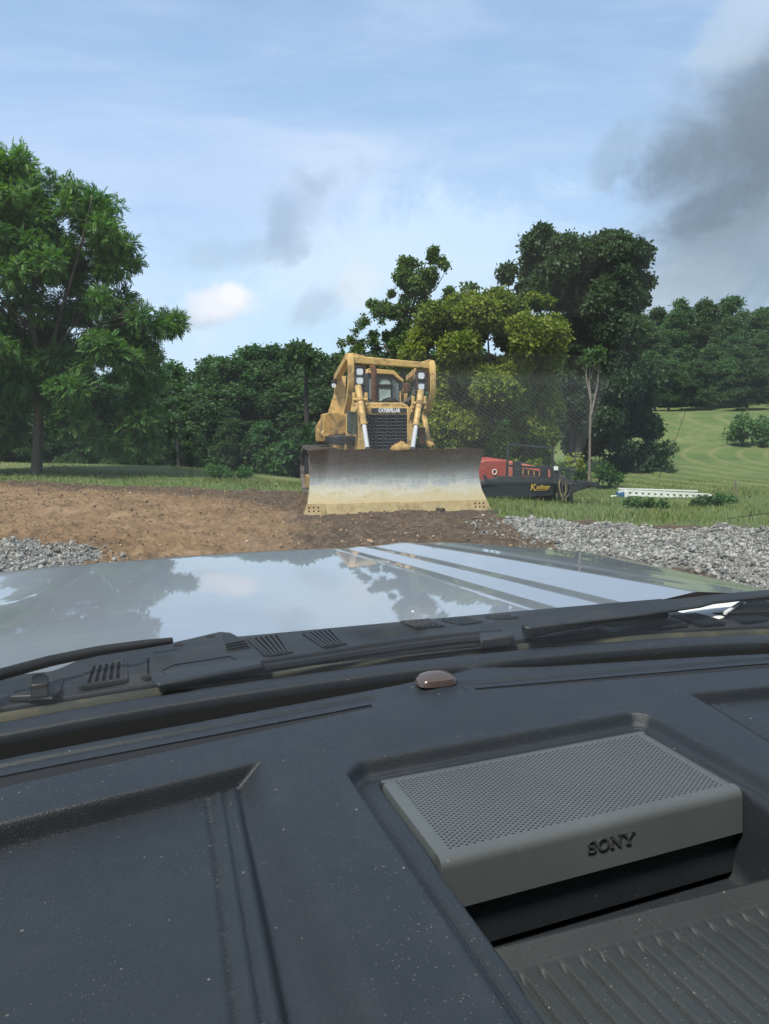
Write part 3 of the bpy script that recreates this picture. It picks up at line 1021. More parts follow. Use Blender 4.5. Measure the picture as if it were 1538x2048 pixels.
def forest_variant(i, kind='broad', hgt=10.0, rad=3.0, bot=.12, n=3400, size=.42):
    r_ = random.Random(40 + i)
    cl = []
    for k in range(52):
        t = bot + (1 - bot) * r_.random() ** .8
        prof = math.sin(math.pi * min(1, (t - bot) / (1 - bot) * .82 + .16)) ** .6
        an = r_.uniform(0, 2 * math.pi)
        rr = rad * prof * math.sqrt(r_.random()) * .85
        cl.append((math.cos(an) * rr, math.sin(an) * rr, hgt * t * .94, rad * r_.uniform(.22, .40) * (1.15 - .45 * t)))
    cl.append((0, 0, hgt * .95, rad * .3))
    crown = crown_mesh('crown', cl, n, size, kind, .2, .45, .75, .3, i)
    mb = MB()
    trunk_mesh(mb, [(0, 0, -.5), (r_.uniform(-.1, .1), 0, hgt * .2), (r_.uniform(-.3, .3), r_.uniform(-.2, .2), hgt * .5), (r_.uniform(-.3, .3), 0, hgt * .85)], rad * .06, rad * .02, [c[:3] for c in cl[:14]], seed=i)
    tr = mb.build('trunk', None)
    tme = tr.data
    bpy.data.objects.remove(tr)
    return crown, tme


VAR = [forest_variant(i) for i in range(6)]
for c_, t_ in VAR:
    t_.materials.append(M['bark'])
    c_.materials.append(M['leaf_forest'])
HILLV = []
for c_, t_ in VAR:
    c2 = c_.copy()
    c2.materials.clear()
    c2.materials.append(M['leaf_hill'])
    HILLV.append((c2, t_))


def put_tree(name, label, x, y, hgt, var, group, wide=1.0, rz=None, sink=0.0):
    root = thing(name, label, 'tree', (x, y, hz(x, y) - sink), random.uniform(0, 6.28) if rz is None else rz, group)
    s_ = hgt / 10.0
    root.scale = (s_ * wide, s_ * wide, s_)
    cr, tr = var
    for nm, me in (('trunk', tr), ('crown', cr)):
        o = bpy.data.objects.new(nm, me)
        COL.objects.link(o)
        o.parent = root


rf = random.Random(5)
# left wood: three depths, tops following the skyline of the photo
TOPX = [-500, -200, 0, 200, 330, 400, 480, 560, 640, 700, 780, 1000, 1300]
TOPY = [700, 700, 705, 735, 735, 705, 700, 700, 712, 712, 705, 700, 690]
for Yr, n_, drop, wd in ((66, 22, 0, 1.5), (58, 22, 26, 1.5), (51, 22, 70, 1.4), (46, 23, 145, 1.2)):
    for i in range(n_):
        px = -190 + 1420 * (i + .5) / n_ + rf.uniform(-22, 22)
        Y = Yr + rf.uniform(-2.5, 2.5)
        x = (px - CX) / F * Y
        ty = float(np.interp(px, TOPX, TOPY)) + drop + rf.uniform(-12, 14)
        d = ray(px, ty)
        top = EYE + d.z * Y / d.y
        g0 = hz(x, Y)
        hgt = top - g0
        if drop == 0:
            lab = 'tall dark tree in the back row of the wood behind the yard'
            grp = 'trees in the wood, back row'
        elif drop == 145:
            lab = 'low bushy tree along the front edge of the wood'
            grp = 'trees in the wood, front edge'
        else:
            lab = 'dark green tree inside the wood beyond the field'
            grp = 'trees in the wood, middle'
        put_tree('forest_tree', lab, x, Y, hgt, VAR[rf.randrange(6)], grp, wd * (1.25 if drop == 145 else 1.0) * 10.5 / max(hgt, 6) * .8 if drop != 145 else 1.35)
# wood on the hill at the right
HT = [(1180, 612), (1290, 608), (1340, 604), (1400, 606), (1450, 598), (1500, 598), (1560, 596), (1800, 585)]
for Yr, n_, drop in ((104, 9, 0), (92, 9, 22), (80, 9, 75), (71, 9, 125), (64, 9, 165)):
    for i in range(n_):
        px = 1215 + 470 * (i + .5) / n_ + rf.uniform(-14, 14)
        Y = Yr + rf.uniform(-3, 3) + max(0, (1330 - px)) * .0
        x = (px - CX) / F * Y
        ty = float(np.interp(px, [h_[0] for h_ in HT], [h_[1] for h_ in HT])) + drop + rf.uniform(-6, 24)
        d = ray(px, ty)
        top = EYE + d.z * Y / d.y
        hgt = max(4.0, top - hz(x, Y))
        lab, grp = ('tree standing along the skyline of the wooded hill', 'trees on the hill, skyline') if drop == 0 else (('tree at the lower edge of the hill wood above the hayfield', 'trees on the hill, lower edge') if drop == 165 else ('tree on the slope of the wooded hill', 'trees on the hill, slope'))
        put_tree('hill_tree', lab, x, Y, hgt, HILLV[rf.randrange(6)], grp, (1.15 if drop < 100 else 1.5))
# pale slender trunks showing at the wood's edge, and one dark upright band built alike
for k, (px, py0, py1, ln) in enumerate([(268, 945, 868, -10), (353, 960, 850, 4), (535, 1000, 930, -3), (615, 1010, 720, 0), (598, 960, 900, 6)]):
    Y = 44.0 if k != 3 else 45.0
    x = (px - CX) / F * Y
    root = thing('bare_trunk', ['pale leaning trunk at the wood edge nearest the walnut tree', 'slim upright trunk at the wood edge under the low middle crowns', 'short pale stem at the wood edge left of the bulldozer', 'straight dark upright band just left of the bulldozer', 'thin pale stem close to the dark upright band by the bulldozer'][k], 'tree', (x, Y, hz(x, Y)))
    d = ray(px + ln, py1)
    top = EYE + d.z * Y / d.y - hz(x, Y)
    dx = ln / F * Y
    MB().tube([(0, 0, -.3), (dx * .3 + .06, 0, top * .35), (dx * .6 - .04, 0, top * .7), (dx, 0, top)], [.13, .11, .09, .05] if k != 3 else [.20, .17, .14, .08], 8).build('trunk', M['bark_pale'] if k != 3 else M['dark_upright'], root)
    cl = [(dx + rf.uniform(-1, 1), rf.uniform(-1, 0), top + rf.uniform(-.3, .5), .6) for _ in range(6 if k != 3 else 2)]
    link('crown', crown_mesh('crown', cl, 160, .5, 'broad', seed=60 + k), M['leaf_forest'], root)


def bush(px, py, Y, w_, h_, label, leafm, n=260, size=.16, cat='bush', seed=0, kind='broad'):
    x = (px - CX) / F * Y
    z = hz(x, Y)
    r_ = random.Random(seed)
    cl = []
    for k in range(9):
        cl.append((r_.uniform(-.5, .5) * w_, r_.uniform(-.25, .25) * w_, h_ * r_.uniform(.2, .75), h_ * r_.uniform(.22, .4)))
    root = thing('bush', label, cat, (x, Y, z))
    link('crown', crown_mesh('crown', cl, n, size, kind, .0, .5, .8, .2, 700 + seed), leafm, root)
    mb = MB()
    for c in cl[:6]:
        mb.tube([(c[0] * .3, c[1] * .3, -.05), (c[0] * .7, c[1] * .7, c[2] * .6), c[:3]], [.014, .01, .005], 5)
    mb.build('stem', M['bark'], root)


bush(1300, 1015, 16.3, .85, .15, 'leafy green weed clump in front of the white boom', M['leaf_mid'], 340, .12, seed=1)
bush(1415, 1015, 16.8, .6, .17, 'dark weed clump between the white boom and the rusty implement', M['leaf_forest'], 280, .12, seed=2)
bush(1500, 885, 38, 3.2, 1.5, 'grey-green thicket on the hayfield slope at the right edge', M['leaf_hill'], 420, .3, seed=3)
bush(1455, 1010, 17.6, .5, .22, 'small weed clump beside the rusty implement', M['leaf_mid'], 180, .10, seed=8)
bush(458, 972, 24.5, 1.3, .50, 'low green bush at the grass edge left of the bulldozer', M['leaf_mid'], 320, .14, seed=4)
bush(1310, 850, 27.0, 1.2, 1.1, 'leafy shrub hanging out over the hayfield beside the tallest tree', M['leaf_dark'], 240, .24, seed=5)
bush(1180, 985, 21.5, 1.6, .8, 'green undergrowth at the foot of the tallest tree', M['leaf_mid'], 380, .16, seed=6)
bush(1050, 985, 22.0, 2.6, 1.0, 'shrubby undergrowth behind the black trailer', M['leaf_yellow'], 380, .18, seed=7)

# ---------------------------------------------------------------- bulldozer
D = Frame((-.43, 17.25, 0.0), R(14))
doz = thing('bulldozer', 'yellow crawler bulldozer with wide worn blade, facing the viewer on the dirt yard', 'bulldozer', D.o, D.rz)


def text_mesh(txt, size, ext=.004, bold=0.0, shear=0.0, spacing=1.0, res=3):
    cu = bpy.data.curves.new('lettering', 'FONT')
    cu.body = txt
    cu.size = size
    cu.extrude = ext
    cu.offset = bold
    cu.shear = shear
    cu.space_character = spacing
    cu.align_x = 'CENTER'
    cu.align_y = 'CENTER'
    cu.resolution_u = res
    o = bpy.data.objects.new('lettering', cu)
    COL.objects.link(o)
    bpy.context.view_layer.update()
    me = bpy.data.meshes.new_from_object(o.evaluated_get(bpy.context.evaluated_depsgraph_get()))
    bpy.data.objects.remove(o)
    bpy.data.curves.remove(cu)
    return me


def lettering(txt, size, loc, rot, matl, parent, wide=1.0, **kw):
    me = text_mesh(txt, size, **kw)
    o = link('lettering', me, matl, parent)
    o.location = loc
    o.rotation_euler = rot
    o.scale = (wide, 1, 1)
    return o


# blade, lofted from a curved section
prof = [(-3.03, .02), (-2.985, .10), (-2.955, .21), (-2.90, .30), (-2.83, .41), (-2.77, .55), (-2.745, .70), (-2.75, .84), (-2.79, .98), (-2.85, 1.10), (-2.91, 1.20)]
prof2 = [(y, z) for y, z in prof if z > .205]
back = [(y + .07, z) for y, z in prof2][::-1]
mb = MB()
NX = 40
secs = []
for i in range(NX + 1):
    t = i / NX
    x = -1.70 + 3.40 * t
    dent = .012 * math.sin(7 * t + 1) + .008 * math.sin(23 * t)
    notch = 0.0
    pts = []
    for (y, z) in prof2 + back:
        zz_ = z
        if z > 1.15:
            zz_ = z + dent - .02 * (abs(t - .5) * 2) ** 6
        # ends follow a waisted outline
        xe = x
        if i in (0, NX):
            sgn = -1 if i == 0 else 1
            wv_ = .05 * max(0, 1 - abs(z - .78) / .5)
            xe = x - sgn * wv_
            if z < .4:
                xe = x + sgn * (.4 - z) * .22
            if z > 1.1:
                xe = x + sgn * (z - 1.1) * .25
        pts.append((xe, y, zz_))
    secs.append(pts)
mb.loft(secs, True, True)
blade = mb.build('blade', M['blade'], doz)
# cutting edge in three lengths with end bits
seg = [(-1.83, -1.42, 'end_bit'), (-1.415, -.02, 'cutting_edge'), (-.015, 1.35, 'cutting_edge'), (1.355, 1.83, 'end_bit')]
for k, (xa, xb, nm) in enumerate(seg):
    mb = MB()
    ea = .08 if k == 0 else 0
    eb = .08 if k == 3 else 0
    mb.prism([(xa, -3.035, .0), (xb, -3.035, .0), (xb - eb, -2.96, .215), (xa + ea, -2.96, .215)], (0, .045, .0))
    eo = mb.build(nm, M['edge_steel'], blade, .006)
    mb = MB()
    if nm == 'end_bit':
        for i in range(3):
            for j in range(2):
                cx = (xa + xb) / 2 + (i - 1) * .085 - .01
                cz = .085 + j * .065
                yy_ = -3.035 + .075 * cz / .215
                MB().cyl((cx, yy_ - .006, cz), (cx, yy_ + .02, cz), .018, 10).build('bolt', M['rust'], blade)
    else:
        for i in range(8):
            cx = xa + (xb - xa) * (i + .5) / 8
            cz = .13
            yy_ = -3.035 + .075 * cz / .215
            MB().cyl((cx, yy_ - .004, cz), (cx, yy_ + .02, cz), .011, 10).build('bolt', M['chrome'], blade)
# blade braces and push arms behind
for s_ in (-1, 1):
    MB().bar((s_ * 1.24, -2.7, .35), (s_ * 1.24, .3, .42), .16, .26).build('push_arm', M['yellow_dirty'], doz, .015)
    MB().tube([(s_ * 1.2, -2.68, 1.0), (s_ * 1.24, -1.6, .55)], .05, 10).build('brace', M['yellow_dirty'], doz)
# mud on the cutting edge and in front
# tracks
for s_ in (-1, 1):
    cx = s_ * .84
    ztop, zb, ya, yb = 1.10, .0, -1.75, 2.0
    path = []
    for k in range(13):
        a_ = math.pi / 2 + math.pi * k / 12
        path.append((ya + math.cos(a_) * .46, .52 + math.sin(a_) * .48))
    for k in range(13):
        a_ = -math.pi / 2 + math.pi * k / 12
        path.append((yb + math.cos(a_) * .54, .56 + math.sin(a_) * .54))
    # resample into shoes
    pts = [Vector((0, p_[0], p_[1])) for p_ in path]
    tot = 0
    seglen = []
    for i in range(len(pts)):
        seglen.append((pts[(i + 1) % len(pts)] - pts[i]).length)
    tot = sum(seglen)
    ns = 44
    mb = MB()
    for k in range(ns):
        dist = tot * k / ns
        i = 0
        while dist > seglen[i]:
            dist -= seglen[i]
            i += 1
        a_, b_ = pts[i], pts[(i + 1) % len(pts)]
        dr = (b_ - a_).normalized()
        c_ = a_ + dr * dist
        up = Vector((1, 0, 0)).cross(dr)
        if up.dot(c_ - Vector((0, .1, .54))) < 0:
            up = -up
        rot = Matrix((Vector((1, 0, 0)), dr, up)).transposed()
        mb.box(Vector((cx, c_.y, c_.z)), (.56, tot / ns * .93, .045), rot)
        mb.box(Vector((cx, c_.y, c_.z)) + up * .04, (.56, .025, .06), rot)
    mb.build('track', M['track_steel'], doz)
    mb = MB()
    mb.box((cx, .1, .52), (.30, 3.0, .40))
    for yy_ in (ya, yb):
        mb.cyl((cx - .2, yy_, .54), (cx + .2, yy_, .54), .42, 20)
    for k in range(6):
        mb.cyl((cx - .18, -1.2 + k * .52, .2), (cx + .18, -1.2 + k * .52, .2), .17, 14)
    mb.build('track_frame', M['black_steel'], doz, .01)

# engine enclosure with grille at local y = -1.55
YG = -1.55
P = lambda px, py, y=YG: D.at(px, py, y)
gl, gr = P(729, 826), P(815, 826)
nb = P(771, 808)
zt = P(771, 806).z
zb_ = .70
xl, xr = P(719, 850).x, P(823, 850).x
mb = MB()
secs = []
for (y, k, zt_) in ((YG + .02, 0, zt), (YG + .5, 0, zt + .03), (.35, .0, zt + .06)):
    secs.append([(xl, y, zb_), (xl, y, zt_ - .22), (xl + .07, y, zt_ - .05), (xl + .16, y, zt_), (xr - .16, y, zt_), (xr - .07, y, zt_ - .05), (xr, y, zt_ - .22), (xr, y, zb_)])
mb.loft(secs, True, True)
hoodd = mb.build('engine_hood', M['yellow'], doz, .015)
gz1, gz0 = P(771, 829).z, .85
gxl, gxr = P(731, 840).x, P(813, 840).x
mb = MB()
mb.cur = 0
mb.box(((gxl + gxr) / 2, YG + .015, (gz1 + gz0) / 2), (gxr - gxl, .03, gz1 - gz0))
mb.cur = 1
for k in range(15):
    z = gz0 + .03 + (gz1 - gz0 - .05) * k / 14
    mb.box(((gxl + gxr) / 2, YG - .012, z), (gxr - gxl - .02, .035, .020), Matrix.Rotation(R(-28), 3, 'X'))
for k in range(5):
    x = gxl + (gxr - gxl) * k / 4
    mb.box((x, YG - .022, (gz1 + gz0) / 2), (.028 if k in (0, 2, 4) else .014, .035, gz1 - gz0 + .01))
mb.build('grille', [M['black_and_shade'], M['plate_black']], hoodd)
# frame rails beside the grille
for xa, xb, nm in ((P(716, 850).x, gxl - .005, 'side_post'), (gxr + .005, P(826, 850).x, 'side_post')):
    MB().box(((xa + xb) / 2, YG - .02, (gz1 + .15 + gz0) / 2 - .05), (abs(xb - xa), .07, gz1 - gz0 + .22)).build(nm, M['yellow'], hoodd, .012)
a_, b_ = P(732, 816, YG - .03), P(812, 826, YG - .03)
mb = MB()
mb.box(((P(728, 819).x + P(818, 819).x) / 2, YG - .01, gz1 + .075), (P(818, 819).x - P(728, 819).x, .06, .16))
mb.build('name_panel', M['yellow'], hoodd, .012)
mb = MB()
npx = (P(741, 819).x + P(813, 819).x) / 2
mb.box((npx, YG - .045, gz1 + .078), (P(811, 819).x - P(741, 819).x, .012, .098))
pl_ = mb.build('name_plate', M['plate_black'], hoodd, .004)
lettering('CATERPILLAR', .105, (npx + .0, YG - .054, gz1 + .078), (R(90), 0, 0), M['white_letter'], hoodd, wide=.72, bold=.0045, ext=.003, spacing=.98)
# mud lump on the lower grille
mb = MB()
r_ = random.Random(3)
bm = bmesh.new()
bmesh.ops.create_icosphere(bm, subdivisions=3, radius=1)
pc = P(802, 893, YG - .1)
for v in bm.verts:
    n_ = 1 + .25 * math.sin(v.co.x * 5 + 1) * math.cos(v.co.y * 4) + r_.uniform(-.06, .06)
    v.co = Vector((v.co.x * .19 * n_ + pc.x, v.co.y * .13 * n_ + pc.y, v.co.z * .13 * n_ + pc.z - .04))
me = bpy.data.meshes.new('hinge_cover')
bm.to_mesh(me)
bm.free()
me.polygons.foreach_set('use_smooth', np.ones(len(me.polygons), dtype=bool))
link('hinge_cover', me, M['yellow_dirty'], doz)
# lift cylinders
for (pu, pm, pd, s_) in (((716, 772), (728, 849), (735, 897), -1), ((842, 782), (832, 851), (825, 897), 1)):
    u_, m_, d_ = P(*pu, YG - .12), P(*pm, YG - .45), P(*pd, -2.55)
    cyl = MB().tube([u_, u_.lerp(m_, .5), u_.lerp(m_, .5), m_], [.068, .068, .062, .062], 18).build('lift_cylinder', M['yellow'], doz)
    MB().tube([m_ - (d_ - m_) * .05, d_], .046, 14).build('rod', M['chrome'], cyl)
    mb = MB()
    mm = u_.lerp(m_, .36)
    ax = (m_ - u_).normalized()
    MB().cyl(mm - ax * .035, mm + ax * .035, .082, 18).build('collar', M['yellow_dirty'], cyl)
    MB().cyl(m_ - ax * .05, m_ + ax * .012, .074, 18).build('gland', M['yellow_dirty'], cyl)
    # yoke on both sides of the cylinder
    mb = MB()
    for q_ in (-1, 1):
        mb.bar(mm + Vector((q_ * .125, .02, -.12)), mm + Vector((q_ * .125, .02, .14)), .06, .07, up=(0, 1, 0))
    mb.cyl(mm - Vector((.15, 0, 0)), mm + Vector((.15, 0, 0)), .035, 12)
    mb.bar(mm + Vector((s_ * -.125, .05, -.10)), mm + Vector((s_ * -.12, .40, -.40)), .07, .16)
    mb.build('yoke', M['yellow'], cyl, .012)

# brush-guard cage
YF = -1.35
Pc = lambda px, py, y=YF: D.at(px, py, y)


def arc_beam(pxs, name, wdt=.16, dep=.05):
    """flat bent bar: pxs = (px, py, local y)"""
    pts = [D.at(*q) for q in pxs]
    secs = []
    for i, p_ in enumerate(pts):
        d_ = (pts[min(i + 1, len(pts) - 1)] - pts[max(i - 1, 0)]).normalized()
        sd = Vector((1, 0, 0))
        up = sd.cross(d_).normalized()
        h_, w_ = dep, wdt
        secs.append([p_ - up * h_ - sd * w_ / 2, p_ - up * h_ + sd * w_ / 2, p_ + up * h_ + sd * w_ / 2, p_ + up * h_ - sd * w_ / 2])
    return MB().loft(secs, True, True).build(name, M['yellow'], doz, .014)


arc_beam([(700, 712, YF + .02), (701, 716, YF - .06), (702, 735, YF - .12), (702, 760, YF - .10), (700, 785, YF - .02), (697, 805, YF + .10), (693, 824, YF + .28)], 'brush_guard', .125, .055)
arc_beam([(862, 725, YF + .02), (864, 730, YF - .06), (865, 748, YF - .12), (865, 772, YF - .10), (862, 798, YF - .02), (857, 816, YF + .10), (849, 834, YF + .28)], 'brush_guard', .125, .055)
# rear runs of the cage to the cab top
for (a_, b_) in (((698, 713, YF), (673, 757, .55)), ((860, 727, YF), (835, 748, .4))):
    MB().bar(D.at(*a_), D.at(*b_), .13, .15).build('cage_side_rail', M['yellow'], doz, .014)
tb = MB()
A_, B_ = D.at(704, 719, YF), D.at(860, 732, YF)
tb.bar(A_, B_, .12, .155, wd2=.12, ht2=.125)
tb.build('cage_cross_beam', M['yellow'], doz, .018)
MB().bar(D.at(703, 716, YF - .03), D.at(730, 718, YF - .03), .05, .20, wd2=.05, ht2=.12).build('gusset', M['yellow'], doz, .01)
MB().bar(D.at(861, 728, YF - .03), D.at(840, 731, YF - .03), .05, .20, wd2=.05, ht2=.12).build('gusset', M['yellow'], doz, .01)
# uprights from fenders to the cage (roll-over posts)
for (pts, r_) in (([(683, 752, .55), (679, 790, .5), (671, 832, .45)], .075), ([(812, 770, .6), (808, 800, .6), (806, 845, .6)], .05)):
    v_ = [D.at(*q) for q in pts]
    secs = []
    for i, p_ in enumerate(v_):
        wd_ = (.10 + .03 * i + .03 * (i == 2)) if r_ > .06 else .06
        secs.append([p_ + Vector((-wd_, -.06, 0)), p_ + Vector((wd_, -.06, 0)), p_ + Vector((wd_, .06, 0)), p_ + Vector((-wd_, .06, 0))])
    MB().loft(secs, True, True).build('roll_post', M['yellow'], doz, .015)
mb = MB()
a_ = D.at(838, 742, -1.2)
b_ = D.at(818, 757, -.1)
mb.bar(a_, b_, .18, .14, wd2=.14, ht2=.12)
mb.box(D.at(840, 748, -1.2), (.20, .22, .26))
mb.build('cylinder_bracket', M['yellow'], doz, .015)
MB().box(D.at(714, 742, -1.15), (.13, .2, .22)).build('cylinder_bracket', M['yellow'], doz, .015)
# work lights in their cages
for (px, py, sz) in ((719.5, 743, .155), (719.5, 761, .155), (842.5, 751, .155), (842.5, 773, .145)):
    c_ = D.at(px, py, YF - .16)
    mb = MB()
    mb.box(c_ + Vector((0, .08, 0)), (sz + .03, .14, sz + .03))
    for q_ in (-1, 1):
        mb.box(c_ + Vector((q_ * (sz / 2 + .006), 0, 0)), (.018, .035, sz + .03))
        mb.box(c_ + Vector((0, 0, q_ * (sz / 2 + .006))), (sz + .03, .035, .018))
    lt = mb.build('work_light', M['plate_black'], doz, .02)
    mb = MB()
    s2 = sz * .43
    mb.prism([c_ + Vector((x, -.004, z)) for x, z in ((-s2, -s2 * .6), (-s2 * .6, -s2), (s2 * .6, -s2), (s2, -s2 * .6), (s2, s2 * .6), (s2 * .6, s2), (-s2 * .6, s2), (-s2, s2 * .6))], (0, .02, 0))
    mb.build('lens', M['lens'], lt)
for (px, w_) in ((719.5, .21), (842.5, .20)):
    c_ = D.at(px, 752 if px < 800 else 762, YF - .13)
    mb = MB()
    for q_ in (-1, 1):
        mb.box(c_ + Vector((q_ * w_ * .5, 0, 0)), (.018, .04, .42))
    for q_ in (-1, 0, 1):
        mb.box(c_ + Vector((0, .0, q_ * .2)), (w_, .03, .016))
    if px > 800:
        for q_ in range(5):
            mb.box(c_ + Vector((w_ * .62, 0, -.15 + q_ * .085)), (.05, .03, .014))
        mb.box(c_ + Vector((w_ * .76, 0, .02)), (.016, .04, .40))
    mb.build('light_cage', M['rust'], doz)
# mirror lamp at the far left
mb = MB()
c_ = D.at(668, 765, .35)
mb.box(c_, (.12, .14, .10))
mb.cyl(c_ + Vector((0, -.08, .0)), c_ + Vector((0, -.1, .0)), .05, 12)
mb.bar(c_ + Vector((.0, 0, .06)), D.at(684, 758, .5), .03, .03)
mb.build('side_light', M['black_steel'], doz, .01)
MB().cyl(D.at(667.5, 771, .22), D.at(667.5, 771, .28), .05, 14).build('lens', M['lens'], doz)

# cab
YC = .15
Q = lambda px, py, y=YC: D.at(px, py, y)
cl, cr = Q(733, 790).x, Q(801, 790).x
ct, cb = Q(765, 738).z, 1.75
mb = MB()
outline = [(cl, cb), (cl, ct - .12), (cl + .10, ct - .02), (cr - .16, ct - .02), (cr - .04, ct - .16), (cr, ct - .30), (cr, cb)]
mb.prism([(x, YC, z) for x, z in outline], (0, 1.35, 0))
cab = mb.build('cab', M['plate_black'], doz, .02)
mb = MB()
mb.prism([(x, YC - .05, z) for x, z in ((cl + .02, ct - .10), (cl + .05, ct + .01), (cr - .17, ct - .03), (cr - .02, ct - .17), (cr + .06, ct - .23), (cr + .06, ct - .30), (cr - .04, ct - .24), (cr - .19, ct - .12))], (0, 1.45, 0))
mb.build('roof', M['yellow'], cab, .012)
wl, wr = Q(756, 780).x, Q(782, 780).x
wt, wb = Q(765, 757).z, Q(765, 803).z
mb = MB()
mb.prism([(x, YC - .012, z) for x, z in ((wl, wb), (wr, wb), (wr, wt - .06), (wr - .08, wt), (wl + .08, wt), (wl, wt - .10))], (0, .01, 0))
win = mb.build('window', M['glass_pale'], cab)
mb = MB()
mb.box(((wl + wr) / 2, YC - .018, wb + (wt - wb) * .66), (wr - wl, .012, .09))
mb.build('wiper', M['black_and_shade'], cab)
mb = MB()
xa, xb = Q(785, 780).x, Q(797, 780).x
mb.prism([(x, YC - .012, z) for x, z in ((xa, wb + .02), (xb, wb + .02), (xb, wt - .12), (xa, wt - .02))], (0, .01, 0))
mb.build('window', M['cab_glass'], cab)
mb = MB()
xa, xb = Q(738, 780).x, Q(751, 780).x
mb.prism([(x, YC - .012, z) for x, z in ((xa, wb + .02), (xb, wb + .02), (xb, wt + .0), (xa, wt - .02))], (0, .01, 0))
mb.build('window', M['cab_glass'], cab)
mb = MB()
fr_ = [(wl, wb), (wl, wt - .10), (wl + .08, wt), (wr - .08, wt), (wr, wt - .06), (wr, wb)]
for (a_, b_) in zip(fr_, fr_[1:]):
    mb.bar((a_[0], YC - .022, a_[1]), (b_[0], YC - .022, b_[1]), .02, .02, up=(0, 1, 0))
mb.build('window_frame', M['dark_rubber'], cab)
# exhaust stack and pre-cleaner
ex = [D.at(748, 806, -.75), D.at(748, 785, -.75), D.at(748, 752, -.75), D.at(748, 742, -.73), D.at(746, 734, -.68), D.at(743, 732, -.62)]
MB().tube(ex, [.062, .062, .062, .06, .06, .058], 14).build('exhaust_stack', M['rust'], doz)
mb = MB()
c_ = D.at(779, 803, -1.0)
mb.tube([c_ + Vector((0, 0, -.06)), c_ + Vector((0, 0, .02)), c_ + Vector((0, 0, .05)), c_ + Vector((0, 0, .085))], [.10, .17, .14, .04], 16)
mb.box(c_ + Vector((-.02, .03, -.04)), (.34, .3, .10))
mb.build('air_intake', M['dark_rubber'], doz)
# hoses
mb = MB()
for off in (0, .035):
    mb.tube([D.at(*q) + Vector((off, 0, off * .4)) for q in ((722, 770, -1.2), (724, 785, -1.25), (730, 797, -1.3), (742, 805, -1.3), (758, 808, -1.28))], .022, 8)
    mb.tube([D.at(*q) + Vector((-off, 0, off * .4)) for q in ((831, 755, -1.1), (832, 775, -1.2), (828, 792, -1.25), (816, 804, -1.25), (803, 808, -1.2))], .024, 8)
mb.build('hydraulic_hose', M['hose'], doz)
mb = MB()
mb.tube([D.at(*q) for q in ((722, 775, -1.28), (728, 795, -1.33), (741, 805, -1.34), (760, 808, -1.32))], .018, 8)
mb.build('hydraulic_hose', M['cable_tan'], doz)
mb = MB()
mb.tube([D.at(801, 812, -.9), D.at(801, 782, -.9)], .022, 8)
mb.tube([D.at(810, 812, -.9), D.at(810, 790, -.9)], .020, 8)
mb.build('grab_rail', M['yellow'], doz)
MB().box(D.at(813, 776, -.6), (.12, .2, .22)).build('lamp_box', M['rust'], doz, .02)
# left side: door mirror panel, tank, fender
mb = MB()
tl, br = D.at(694, 823, -1.42), D.at(715, 869, -1.42)
mb.prism([(tl.x, -1.42, br.z + .05), (tl.x + .04, -1.42, br.z), (br.x - .03, -1.42, br.z), (br.x, -1.42, br.z + .04), (br.x, -1.42, tl.z), (tl.x, -1.42, tl.z)], (0, .03, 0))
mb.build('side_window', M['green_glass'], doz, .005)
mb = MB()
mb.prism([D.at(*q, -.1) for q in ((645, 866), (648, 828), (672, 823), (694, 830), (693, 868), (660, 872))], (0, .45, 0))
mb.build('fender', M['yellow_dirty'], doz, .02)
mb = MB()
mb.prism([D.at(*q, 1.0) for q in ((636, 884), (636, 854), (645, 838), (660, 834), (660, 884))], (0, .4, 0))
mb.build('fuel_tank', M['yellow_dirty'], doz, .03)
mb = MB()
a_ = D.at(652, 868, -.55)
mb.cyl(a_ + Vector((-.0, 0, 0)), a_ + Vector((.0, .35, 0)), .07, 12)
mb.build('lubricator', M['yellow'], doz)
mb = MB()
for q_ in range(7):
    a_ = D.at(660 + q_ * 8, 878 + (q_ % 2) * 5, -.9)
    mb.box(a_, (.12, .5, .12), Matrix.Rotation(.3 * q_, 3, 'Y'))
mb.box(D.at(690, 880, -.7), (.62, .9, .16))
mb.box(D.at(700, 873, -.9), (.5, .1, .05))
mb.build('footstep', M['black_steel'], doz, .01)
# right side: strut and bracket
mb = MB()
mb.bar(D.at(848, 832, -1.2), D.at(856, 882, -1.5), .10, .10)
mb.build('tilt_brace', M['yellow'], doz, .02)
mb = MB()
mb.box(D.at(858, 884, -1.6), (.13, .25, .14))
mb.bar(D.at(850, 880, -1.6), D.at(866, 893, -1.9), .10, .09)
mb.build('brace_end', M['yellow_dirty'], doz, .02)
mb = MB()
mb.box(D.at(843, 872, -1.45), (.12, .2, .36))
mb.build('valve_block', M['rust'], doz, .02)
# rear body so the machine is whole from the side
MB().box((0.1, 1.2, 1.3), (1.3, .9, .8)).build('rear_housing', M['yellow_dirty'], doz, .04)
MB().box((0, 0.2, .75), (1.2, 3.6, .5)).build('main_frame', M['yellow_dirty'], doz, .03)
